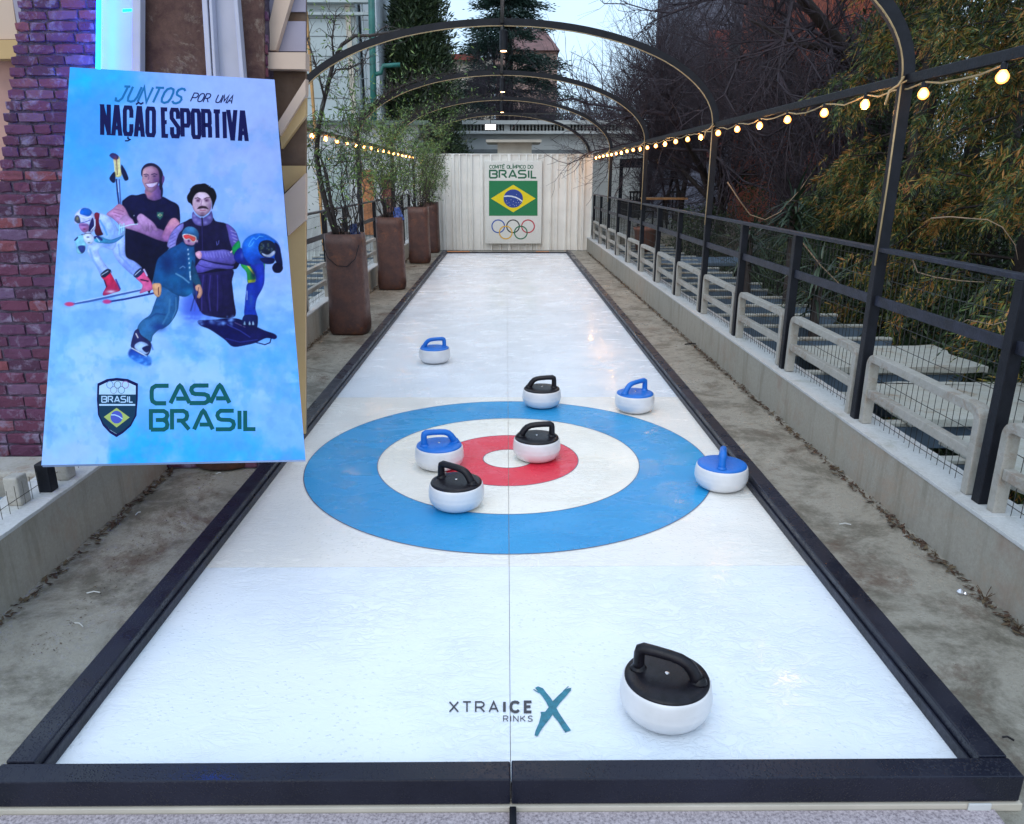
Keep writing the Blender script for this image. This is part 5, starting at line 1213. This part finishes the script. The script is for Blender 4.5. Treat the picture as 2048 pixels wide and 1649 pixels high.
# poles
lin([(233,360),(235,385),(238,409)],3.2,(28,36,95)); lin([(238.5,360),(240,384),(241.5,409)],2.4,(60,80,150)); lin([(235.5,362),(237.5,385)],1.0,(190,205,240))
poly([(226,314),(233,312),(240,316),(241,334),(243,352),(231,354),(229,335)],(205,190,150),col2=(222,205,135)); lin([(233,318),(235,350)],1.6,(100,60,70)); lin([(228,318),(230,345)],1.,(245,240,190)); lin([(238,320),(240,345)],1.2,(240,235,170))
poly([(219,312),(224,307),(231,308),(237,313),(236,319),(227,319)],(50,45,105)); poly([(219,357),(229,344),(231,356),(230,365),(225,366)],(12,18,62)); poly([(243,330),(249,338),(254,348),(257,359),(250,362),(245,352),(242,342)],(12,16,60)); blob(231,318,3,4,(150,60,60),.6)
# smiling athlete
poly([(322,368),(326,380),(324,398),(318,398),(316,378)],(20,18,62))
poly([(291,378),(318,372),(322,392),(323,400),(309,404),(295,399)],(150,100,140),col2=(82,52,125),g=(1,0)); blob(298,388,7,6,(180,110,110),.5)
poly([(244,406),(249,399),(261,391),(274,391),(290,388),(296,398),(309,402),(322,398),(326,394),(341,402),(353,408),(359,418),(360,447),(352,450),(345,470),(345,485),(335,502),(322,520),(310,545),(302,580),(296,585),(285,545),(268,526),(252,514),(250,480),(251,455),(258,440),(248,425)],(9,9,52),col2=(4,5,30))
poly([(283,352),(283,340),(289,331),(298,327),(309,328),(319,335),(325,345),(327,358),(325,372),(320,380),(315,360),(290,356)],(26,20,52))
poly([(284.5,356),(286,341),(293,335),(305,333),(316,340),(319,356),(317,368),(311,380),(303,385),(294,382),(288,372),(284.5,363)],(196,146,158),col2=(118,76,122),g=(1,.15))
blob(301,340,9,5,(195,145,175),.6); blob(291,361,4,4,(195,130,155),.6); blob(313,366,6,10,(75,45,115),.6); poly([(325,352),(329,355),(328,364),(324,368)],(95,60,130))
lin([(288,350),(293,349),(297,351)],1.8,(45,30,70)); lin([(303,350),(309,348),(314,350)],1.8,(45,30,70)); blob(292,353,3,1.4,(40,25,65),.9); blob(309,353,3.3,1.4,(40,25,65),.9); lin([(298,353),(296,362),(300,364)],1.4,(120,75,120)); blob(297,362,2,1.3,(200,150,175),.8)
poly([(291,368),(298,368),(306,367),(315,365),(311,373),(303,376),(295,374)],(222,195,225),col2=(190,160,215)); lin([(290,368),(298,367),(307,366),(316,364)],1.1,(95,45,80)); lin([(292,370),(297,376),(306,376),(312,371)],1.1,(120,60,95))
poly([(213,429),(226,418),(237,409),(247,413),(256,428),(259,440),(245,452),(236,447),(224,437)],(192,125,160),col2=(170,120,190)); lin([(229,419),(240,421),(248,424)],1.2,(130,75,120)); lin([(227,425),(238,428),(246,430)],1.2,(130,75,120)); lin([(230,431),(240,435)],1.2,(130,75,120))
poly([(236,445),(252,430),(266,440),(290,450),(318,458),(338,468),(336,484),(314,480),(285,468),(262,460),(244,455)],(178,130,180),col2=(120,75,140),g=(1,0)); 
poly([(334,450),(343,438),(353,438),(360,450),(352,470),(338,485),(324,476),(328,462)],(198,125,150),col2=(150,95,165)); blob(343,447,7,6,(210,140,160),.5)
poly([(274,435),(282,428),(296,437),(308,447),(316,461),(309,463),(302,455),(303,465),(297,464),(294,455),(293,464),(287,461),(283,452),(277,445)],(190,140,190),col2=(165,115,175)); lin([(262,424),(266,434),(272,447)],6,(8,10,42)); blob(268,432,1.2,1.2,(190,200,230),.8)
lin([(296,447),(298,462)],.9,(110,65,120)); lin([(303,451),(306,462)],.9,(110,65,120))
poly([(314,425),(327,425),(326,434),(320,441),(314,434)],(40,100,100),sm=False,op=.9); poly([(320,427.5),(325,431),(320,434.5),(315,431)],(180,200,150),sm=False); blob(320,431,1.4,1.4,(10,20,80))
# racer in white
poly([(225,486),(236,470),(249,476),(251,512),(270,524),(284,538),(270,552),(252,540),(235,522),(226,505)],(150,170,246),col2=(125,150,240)); lin([(237,490),(240,512),(262,535)],3,(105,135,225),op=.6)
poly([(176,492),(192,486),(215,484),(232,484),(226,500),(206,495),(197,502),(203,518),(214,534),(224,546),(204,552),(194,536),(184,520),(175,505)],(150,172,248),col2=(160,180,250)); lin([(180,500),(186,520),(203,545)],4,(105,150,225),op=.6); blob(215,490,12,5,(90,130,230),.6)
poly([(196,430),(210,430),(222,437),(231,450),(238,460),(249,452),(250,468),(240,480),(224,488),(204,486),(198,468)],(168,180,243),col2=(120,165,235)); lin([(200,442),(208,455),(214,470)],4,(70,135,205),op=.7); lin([(222,440),(230,458),(228,475)],3,(120,150,230),op=.7)
for a,b in (((240,448),(238,470)),((244,450),(243,466)),((248,448),(247,462))): lin([a,b],1.6,(150,215,235))
lin([(240,456),(262,450),(275,449)],1.6,(190,220,245)); poly([(188,478),(200,474),(222,480),(247,471),(240,479),(226,487),(204,487),(192,485)],(55,150,190),col2=(50,110,185),g=(1,0)); lin([(189,476),(196,474),(203,480)],5,(26,40,110)); lin([(193,476),(199,484)],1.2,(210,220,250))
poly([(189,428),(199,428),(198,444),(203,462),(206,470),(192,471),(188,452)],(122,22,55),col2=(60,12,35))
poly([(149,442),(150,430),(156,422),(164,417),(173,416),(182,421),(188,430),(191,446),(190,460),(181,467),(170,467),(165,452),(158,448),(151,448)],(176,182,238)); poly([(160,428),(162,420),(169,416.5),(179,419),(184,426),(178,433),(167,431)],(14,96,208)); poly([(149,441),(152,432),(158,433),(161,445),(155,447)],(62,66,96)); blob(155,438,2,3,(170,140,60),.7)
poly([(177,463),(179,450),(185,436),(188.5,448),(185,461)],(26,30,98)); lin([(182,462),(190,452),(190,440)],1.4,(225,228,250)); lin([(159,447),(170,445),(180,441)],1.6,(60,75,150)); lin([(161,434),(172,437),(181,434)],1.4,(225,228,250))
poly([(158,449),(168,447),(177,450),(177,461),(169,466),(161,460)],(165,108,172)); blob(168,451,7,1.8,(70,50,120),.8); blob(169,459,3,2,(110,35,75),.9)
poly([(149,482),(156,472),(166,471),(172,480),(171,498),(165,508),(154,507),(152,492)],(125,190,222)); poly([(156,494),(169,492),(170,502),(163,507)],(40,55,135)); lin([(150,481),(155,476)],3,(35,45,110)); poly([(167,470),(178,466),(187,472),(187,484),(178,490),(169,483)],(200,208,245)); blob(176,475,3,1.5,(30,35,70),.9); blob(178,486,2.5,1.2,(30,60,80),.9); lin([(163,470),(172,468),(182,468)],1.2,(30,30,70))
lin([(137,610),(180,603),(230,592),(285,580)],4.2,(58,88,160)); lin([(150,606),(230,589),(285,578)],1.0,(190,205,240)); lin([(212,605),(250,599),(308,587)],3.8,(30,48,125)); blob(139,609,10,4.6,(200,60,110),1,3); blob(214,604,9,4.6,(190,55,125),1,3)
poly([(202,552),(214,542),(221,546),(229,560),(234,568),(241,581),(226,587),(208,592),(206,586),(212,574),(208,562)],(208,28,66),col2=(175,35,95)); poly([(201,550),(213,539),(222,541),(219,548),(208,556)],(22,34,66)); lin([(203,551),(216,543)],1.2,(190,205,230)); blob(222,584,9,3,(220,215,240),.8); lin([(209,562),(213,574)],2.5,(60,15,50)); lin([(232,560),(240,578)],3,(60,50,130))
poly([(270,554),(283,543),(293,551),(303,566),(306,579),(292,584),(279,587),(285,571)],(212,52,112),col2=(220,110,170)); poly([(267,551),(280,537),(288,543),(275,556)],(24,34,80)); lin([(270,551),(281,541)],1.3,(200,210,240)); lin([(288,540),(294,552)],3,(190,170,220)); lin([(282,560),(296,563)],3,(60,15,60))
# man in puffer jacket
blob(388,612,26,34,(52,70,190),.75,1.6); blob(405,632,34,16,(60,85,205),.6,1.4)
poly([(372,540),(385,545),(462,538),(464,565),(468,600),(471,632),(450,637),(425,634),(405,628),(392,605),(382,580)],(36,26,86),col2=(14,10,52),g=(1,.2)); 
for k in range(9): x=386+k*7; lin([(x,552),(x+rng.uniform(-4,6),590),(x+rng.uniform(-6,4),622)],rng.uniform(1.2,3),(70,62,150) if k%2 else (12,10,50),1.2,.55)
poly([(385,438),(372,443),(358,450),(348,460),(340,474),(335,494),(346,500),(360,520),(378,536),(374,552),(392,549),(420,546),(462,540),(474,537),(480,522),(479,492),(474,470),(465,456),(450,447),(432,443),(424,436),(404,452)],(20,14,52),col2=(12,9,46))
poly([(366,447),(352,456),(343,466),(337,480),(335,494),(349,498),(353,482),(358,468),(366,458)],(116,104,192),col2=(150,140,215),g=(-1,1)); poly([(452,448),(465,456),(474,468),(479,488),(478,505),(468,503),(460,486),(456,466)],(84,66,148))
for k in range(6): y=462+k*7; lin([(462+k*1.8,y),(472+k*1.2,y+4)],1.3,(178,160,215),.7,.8)
for k in range(5): y=466+k*7; lin([(341-k*.6,y+6),(351-k*.2,y)],1.2,(70,60,140),.8,.7)
poly([(396,504),(420,502),(448,500),(462,504),(471,515),(468,529),(444,527),(420,523),(402,518)],(104,94,184),col2=(78,66,150)); poly([(386,545),(394,530),(406,519),(440,529),(466,531),(462,539),(432,538),(404,546)],(98,88,178),col2=(64,54,140))
lin([(402,519),(430,527),(466,532)],2.2,(20,16,70)); lin([(396,530),(412,536),(440,538)],1.6,(30,24,90),op=.7)
for k in range(9): lin([(408+k*6,504+rng.uniform(-1,2)),(411+k*6,514+rng.uniform(-2,4))],1.2,(140,130,210),.7,.7)
poly([(391,506),(400,503),(404,511),(400,519),(393,514)],(216,150,182)); lin([(462,505),(470,498)],3,(210,165,190)); lin([(433,484),(434,491),(437,488),(438,482)],1.1,(90,90,170)); lin([(404,452),(405,500)],1.4,(50,44,110),op=.7)
poly([(386,424),(392,431),(404,437),(417,430),(423,423),(426,438),(419,449),(404,453),(390,449),(384,438)],(86,74,146)); 
for (x,y) in ((391,440),(398,446),(411,446),(419,436),(389,432)): blob(x,y,3.5,3,(130,118,185),.8)
lin([(404,437),(405,452)],3,(24,18,52))
poly([(385,402),(391,389),(403,384),(416,388),(422,399),(423,412),(419,424),(411,431),(404,433),(395,430),(387,420),(384,410)],(214,180,196),col2=(168,126,156)); blob(404,393,9,5,(212,184,215),.7); blob(420,412,4,10,(130,92,140),.6)
blob(396.5,401.5,5,4,(98,58,95),.9,1.5); blob(413.5,401,5,4,(98,58,95),.9,1.5); lin([(390,397.5),(396,396),(401,399)],1.6,(50,28,50)); lin([(408,399),(413,396),(419,396)],1.6,(50,28,50)); lin([(404,400),(402,410),(405,413)],1.5,(150,105,145)); blob(396,402.5,1.8,.9,(25,12,30)); blob(413,402.5,1.8,.9,(25,12,30))
poly([(394.5,418),(399,413.5),(405,412.5),(412,413.5),(417,419),(411,418),(405,417.5),(399,418.5)],(48,26,44)); lin([(400,421),(405,421.5),(411,421)],1.6,(150,75,100)); blob(405,427,4,2.2,(110,70,100),.7); blob(404,432,6,2.5,(60,40,66),.7)
poly([(376,404),(374,394),(379,385),(383,376),(391,370),(400,368.5),(411,368),(419,374),(427,378),(432,387),(433,396),(430,405),(427,413),(424.5,419),(424,406),(420,395),(413,387),(403,385),(394,387),(388,394),(385,403),(385,412),(381,408)],(9,6,20))
for k in range(34):
    a=rng.uniform(math.pi*.9,math.pi*2.1); x,y=404+26*math.cos(a),392+22*math.sin(a); lin([(404+22*math.cos(a),392+18*math.sin(a)),(x+rng.normal()*1.5,y+rng.normal()*1.5)],1.8,(9,6,20),.7,.9,.6)
# snowboarder
poly([(322,572),(350,580),(358,590),(358,606),(354,626),(340,648),(326,658),(318,660),(306,672),(301,685),(278,677),(275,656),(285,641),(300,630),(308,610),(314,594)],(26,74,130),col2=(44,104,160)); blob(318,655,14,9,(14,40,120),.7); blob(335,600,8,14,(52,110,165),.6); lin([(340,600),(338,625),(326,648)],3,(70,125,175),1.5,.6); lin([(352,596),(352,620),(344,640)],1.4,(120,165,200),.8,.5); lin([(300,636),(312,628),(330,630)],3,(18,52,115),1.2,.6)
poly([(366,484),(356,490),(341,497),(327,508),(315,520),(309,544),(306,566),(311,572),(323,573),(333,578),(352,590),(372,594),(386,582),(386,560),(389,540),(391,520),(389,500),(387,491),(376,493)],(12,62,122),col2=(16,74,130))
blob(335,528,14,20,(6,24,78),.7); blob(350,560,16,10,(18,95,150),.6); blob(322,555,8,14,(14,84,145),.6); blob(366,520,10,16,(8,42,100),.7); blob(381,530,4,22,(30,105,150),.7); blob(380,585,12,9,(30,120,180),.6)
for y in range(500,560,9): blob(376+(y-500)*.09,y,1.5,2,(190,205,235),.9)
lin([(360,537),(366,533),(370,536)],1.5,(120,150,200),.8,.8); lin([(352,548),(366,556),(378,566)],2.4,(150,190,225),1.2,.6); lin([(380,548),(381,560)],2,(190,210,235),.8,.8)
poly([(384,522),(390,532),(396,550),(403,570),(397,574),(388,568),(382,550)],(14,50,92),col2=(20,70,105)); poly([(305,570),(314,567),(322,570),(322,588),(316,595),(308,588)],(222,158,118)); lin([(317,576),(317,590)],1.8,(90,40,50)); poly([(391,573),(400,570),(405,585),(400,597),(394,595),(397,585),(392,581)],(218,155,135)); lin([(397,576),(396,586)],1.2,(70,40,60))
poly([(366,484),(369,478),(384,478),(391,487),(389,493),(380,494)],(20,40,90)); poly([(368,477),(378,474),(390,478),(391,486),(386,491),(377,490),(370,487)],(192,135,178)); poly([(364.5,472),(366,462),(373,455),(383,454),(393,459),(397.5,468),(397,480),(392,477),(378,471)],(58,116,168),col2=(24,66,120)); 
poly([(365.5,470),(375,468.5),(386,471),(392.5,475),(392,483),(385,485.5),(379,480),(372,481),(366.5,477)],(235,225,235)); poly([(367,471.5),(375,470),(386,473),(391,476),(390.5,482),(385,483.5),(379,478),(372,479),(368,476)],(216,50,62),col2=(232,90,80),g=(1,0)); blob(377.5,482.5,2.5,3,(60,25,70),.9); blob(394,483,2,3,(215,170,200),.9); blob(378,489,4,1.2,(110,60,110),.6)
poly([(262,698),(280,703),(296,712),(302,718),(301,731),(284,729),(258,714)],(18,48,140),col2=(40,110,210),soft=2.2); poly([(266,672),(270,662),(277,659),(282,670),(298,682),(303,690),(300,705),(292,713),(276,706),(263,696),(262,688)],(32,36,88)); poly([(270,690),(282,684),(296,690),(298,704),(288,710),(272,700)],(150,175,225)); poly([(284,697),(296,692),(301,699),(293,706)],(18,26,80)); lin([(264,697),(276,704),(293,713)],1.6,(220,225,245)); lin([(272,668),(276,676)],2.,(215,205,215)); blob(270,722,22,10,(40,120,225),.5); lin([(303,690),(306,700)],2,(30,60,150),1,.7)
# sled racer
blob(515,470,42,14,(40,110,215),.35); poly([(396,642),(425,640),(470,637),(500,648),(528,661),(548,668),(554,674),(549,679),(532,677),(512,686),(492,691),(466,694),(448,679),(420,660),(401,652)],(8,9,62),col2=(10,14,80)); lin([(455,650),(480,662),(500,675)],1.6,(60,70,170),.8,.7); lin([(470,646),(490,655)],1.4,(150,120,170),.8,.6); lin([(510,685),(530,690),(540,686),(542,678)],2.2,(10,14,70)); lin([(452,678),(480,685),(515,680)],1.4,(50,60,160),.8,.7)
poly([(484,520),(500,526),(509,545),(511,562),(496,567),(493,546),(482,532)],(30,135,62)); lin([(489,524),(500,538),(507,548)],2.6,(215,190,60)); poly([(496,561),(511,559),(511,565),(496,568)],(165,175,40),sm=False); poly([(515,522),(529,520),(528,548),(519,542)],(55,140,95))
poly([(498,528),(512,524),(527,528),(529,560),(525,577),(514,598),(511,618),(514,636),(490,635),(490,606),(492,586),(495,568),(511,564),(509,546)],(22,40,150),col2=(16,50,170)); blob(507,550,6,14,(8,12,62),.7); blob(522,560,5,10,(24,44,190),.7); blob(502,600,4,12,(40,80,150),.6); lin([(494,583),(494,600)],1.6,(180,200,225),.7,.7)
poly([(464,498),(470,488),(478,482),(481,492),(478,504),(468,511)],(14,132,72)); poly([(468,510),(481,496),(494,515),(502,532),(486,530),(472,524)],(20,32,128)); blob(484,512,3,6,(90,120,200),.5)
poly([(484,494),(490,480),(502,471),(515,467.5),(530,469),(545,477),(556,487),(561,502),(556,515),(545,520),(532,527),(518,528),(505,531),(495,525),(487,512)],(16,92,196),col2=(14,62,178),soft=1.4); blob(500,490,10,12,(60,140,225),.5); blob(520,520,14,8,(8,30,110),.7)
lin([(497,492),(502,482),(508,476),(512,480),(519,473),(526,474)],1.1,(90,170,230),.6,.9); lin([(498,494),(503,492),(508,484)],1.1,(90,170,230),.6,.9)
poly([(517,492),(524,483),(537,481),(548,487),(552,500),(546,511),(530,515),(519,506)],(14,22,48)); 
for k in range(16): blob(rng.uniform(521,546),rng.uniform(486,506),1.8,1.8,(95,110,80) if k%2 else (70,90,110),.6)
poly([(524,507),(536,510),(548,502),(550,508),(541,515),(529,513)],(175,180,215)); poly([(549,486),(558,492),(563,512),(565,533),(556,530),(549,516),(552,500)],(8,14,60)); poly([(545,533),(552,526),(563,530),(566,538),(560,546),(550,546),(545,540)],(8,9,46)); poly([(520,518),(540,516),(550,520),(545,528),(530,528)],(10,18,70))
poly([(488,632),(512,631),(516,639),(514,656),(508,652),(500,654),(492,650),(484,653)],(12,22,76)); 
for x in (489,499,506): poly([(x-1.5,650),(x,643),(x+2.5,650)],(150,180,225))
# snow dust around the feet
for k in range(60): blob(rng.uniform(230,320),rng.uniform(712,735),rng.uniform(2,6),rng.uniform(1.5,3),(95,165,245),.35)
for k in range(50): blob(rng.uniform(360,470),rng.uniform(632,650),rng.uniform(2,7),rng.uniform(1.5,4),(120,165,245),.35)
I=np.clip(I,0,255)/255.; LI=np.where(I<=.04045,I/12.92,((I+.055)/1.055)**2.4)*np.array([.90,.98,1.0])
PR=[ray(0,0)]
xs=(GX-CX)/F; ysv=(GY-CY)/F; dx=xs; dy=math.cos(PIT)-ysv*math.sin(PIT); dz=-(math.sin(PIT)+ysv*math.cos(PIT)); cc_,s_=math.cos(-PSI),math.sin(-PSI)
RX=cc_*dx-s_*dy; RY=s_*dx+cc_*dy; RZ=dz; num=(PB-OC).dot(PN); tt=num/(RX*PN.x+RY*PN.y+RZ*PN.z)
V=np.stack([RX*tt-po.x,RY*tt-po.y,RZ*tt+HC-po.z],-1).reshape(-1,3)-np.array(PN)*.0008
idx=np.arange((H_2+1)*(W_+1)).reshape(H_2+1,W_+1); Fq=np.stack([idx[1:,:-1],idx[1:,1:],idx[:-1,1:],idx[:-1,:-1]],-1).reshape(-1,4)
me=fastmesh('athletes_print',V,Fq,4); ca=me.color_attributes.new('ink','FLOAT_COLOR','POINT'); ca.data.foreach_set('color',np.concatenate([LI.reshape(-1,3),np.ones((LI.shape[0]*LI.shape[1],1))],1).astype(np.float32).ravel())
pm,nt,b=nodes('poster_print'); at=N(nt,'ShaderNodeAttribute',attribute_name='ink'); nt.links.new(at.outputs['Color'],b.inputs['Base Color']); b.inputs['Roughness'].default_value=.42; b.inputs['Specular IOR Level'].default_value=.08
link('athletes_print',me,pm,PO)
def Pp(k=0):
    P=Print(lambda x,y,e: onp(x,y,.0014+e)); P.k=k; return P
ink1=plain('print_teal',rgb(22,105,165),.4,0,.08); ink2=plain('print_navy',rgb(8,12,72),.4,0,.08); ink3=plain('print_green',rgb(6,84,88),.4,0,.08); ink4=plain('print_light',rgb(165,200,235),.4,0,.08); ink5=plain('print_deep_green',rgb(10,52,80),.4,0,.08)
P=Pp(); P.text('JUNTOS',(229,203),(360,208),30,4.4,.30,slant=.42,up=(.03,-1),widths={'J':1.05,'T':.95}); P.build('brush_lettering',ink1,PO)
P=Pp(); P.text('POR',(381,203.5),(416,205.5),17,2.2,.28,slant=.42,up=(.03,-1)); P.build('slogan_word',ink2,PO); P=Pp(); P.text('UMA',(430,206),(463,208),16,2.2,.26,slant=.42,up=(.03,-1),widths={'M':1.1}); P.build('slogan_word',ink2,PO)
P=Pp(); P.text('NACAO',(204.5,266.5),(308,271.5),53,8.2,.72,font=GH,up=(.0,-1)); P.text('ESPORTIVA',(327,272.5),(493,279),53,8.2,.66,font=GH,up=(-.03,-1),widths={'E':.72,'T':1.0,'I':.02,'V':1.05})
P.line([(256,274),(256,279)],3); P.line([(250,282.5),(256,282.5),(260,280),(256,278)],2.6); P.line([(272,210),(277,206),(282,209),(287,206)],3.2); P.build('heavy_lettering',ink2,PO)
P=Pp(); P.text('CASA',(303.5,807.5),(459,806.5),35,8.4,.10,font=GD,widths={'C':.98,'A':1.1,'S':1.0}); P.text('BRASIL',(302,860),(512,859),37,8.0,.27,font=GD,widths={'B':.95,'R':1.0,'A':1.08,'S':.95,'I':.12,'L':.62}); P.build('house_lettering',ink3,PO)
EMB=MB().build('emblem',None,PO)
def shield(k):
    cx_=234.; pts=[]
    for (x,y) in [(-39,768),(-20,759),(0,756.5),(22,759),(42,768),(41.5,800),(39,832),(28,853),(12,867),(-1,875),(-14,867),(-28,852),(-38,830),(-40,800)]: pts.append((cx_+x*k,815+(y-815)*k))
    return pts
P=Pp(2); P.poly(shield(1.0)); P.build('shield_edge',ink2,EMB)
P=Pp(8); P.poly(shield(.90)); P.build('shield_field',ink4,EMB)
P=Pp(12); P.poly([(197.5,790),(272.5,790),(272.5,809),(197.5,809)]); P.poly([(198,812.5),(272,812.5),(270,832),(261,849),(247,862),(234,869),(221,861),(207,847),(199,830)]); P.build('shield_panel',ink5,EMB)
P=Pp(18); P.text('BRASIL',(204,805.5),(266,805.5),11.5,2.2,.30,font=GD,widths={'I':.12,'L':.7}); P.build('shield_lettering',ink4,EMB)
P=Pp(20); P.poly([(233.5,817),(259.5,836),(233.5,856),(208,835)]); P.build('shield_diamond',plain('print_olive',rgb(150,170,80),.4),EMB)
P=Pp(24); P.poly([(233.5+12*math.cos(t),835.5+12.6*math.sin(t)) for t in np.linspace(0,2*math.pi,33)[:-1]]); P.build('shield_disc',plain('print_blue',rgb(20,55,175),.4),EMB)
P=Pp(27); P.line([(222.5,831),(230,831),(238,834),(245,839)],2.2); P.build('shield_band',ink4,EMB)
for (x,y,c) in ((220,770.5,(60,110,190)),(235.5,770.5,(50,70,110)),(251,770.5,(140,80,160)),(227.5,781,(120,130,170)),(243,781,(50,110,150))):
    P=Pp(16); P.ring(x,y,6.4,7.0,1.1,28); P.build('shield_ring',plain('print_ring',rgb(*c),.4),EMB)
EXPO=0.5
# ------------------------------------------------------------------ camera, world, light
cam=bpy.data.cameras.new('camera'); co=bpy.data.objects.new('camera',cam); C.objects.link(co); bpy.context.scene.camera=co
cam.sensor_width=36; cam.lens=F/2048*36; cam.clip_start=.05; cam.clip_end=2000
co.location=OC; co.rotation_euler=(math.pi/2-PIT,0,-PSI)
w=bpy.data.worlds.new('World'); bpy.context.scene.world=w; w.use_nodes=True; nt=w.node_tree; bg=nt.nodes['Background']
sky=nt.nodes.new('ShaderNodeTexSky'); sky.sky_type='NISHITA'; sky.sun_disc=False; sky.sun_elevation=math.radians(14); sky.sun_rotation=math.radians(200); sky.air_density=1.0; sky.dust_density=1.5; sky.ozone_density=1.0
# overcast veil over the clear sky
tc=nt.nodes.new('ShaderNodeTexCoord'); nz=nt.nodes.new('ShaderNodeTexNoise'); nz.inputs['Scale'].default_value=2.2; nz.inputs['Detail'].default_value=4; nt.links.new(tc.outputs['Generated'],nz.inputs['Vector'])
cr=nt.nodes.new('ShaderNodeValToRGB'); cr.color_ramp.elements[0].position=.35; cr.color_ramp.elements[0].color=(5.9,8.2,11.0,1); cr.color_ramp.elements[1].position=.7; cr.color_ramp.elements[1].color=(8.2,10.0,12.1,1); nt.links.new(nz.outputs['Fac'],cr.inputs['Fac'])
mx=nt.nodes.new('ShaderNodeMix'); mx.data_type='RGBA'; mx.inputs[0].default_value=.82; nt.links.new(sky.outputs[0],mx.inputs[6]); nt.links.new(cr.outputs['Color'],mx.inputs[7])
nt.links.new(mx.outputs[2],bg.inputs[0]); bg.inputs[1].default_value=.1
L=bpy.data.lights.new('sun','SUN'); L.energy=.55; L.angle=math.radians(40); L.color=(1,.95,.88); lo=bpy.data.objects.new('sun',L); C.objects.link(lo)
el,az=math.radians(50),math.radians(200)
dv=Vector((math.sin(az)*math.cos(el),math.cos(az)*math.cos(el),math.sin(el))); lo.rotation_euler=(-dv).to_track_quat('-Z','Y').to_euler()
sc=bpy.context.scene; sc.view_settings.view_transform='Standard'; sc.view_settings.look='None'; sc.view_settings.exposure=EXPO; sc.view_settings.gamma=1
sc.cycles.use_denoising=True; sc.cycles.max_bounces=6; sc.cycles.diffuse_bounces=3; sc.cycles.glossy_bounces=3; sc.cycles.transmission_bounces=2; sc.cycles.transparent_max_bounces=4
sc.cycles.sample_clamp_indirect=4
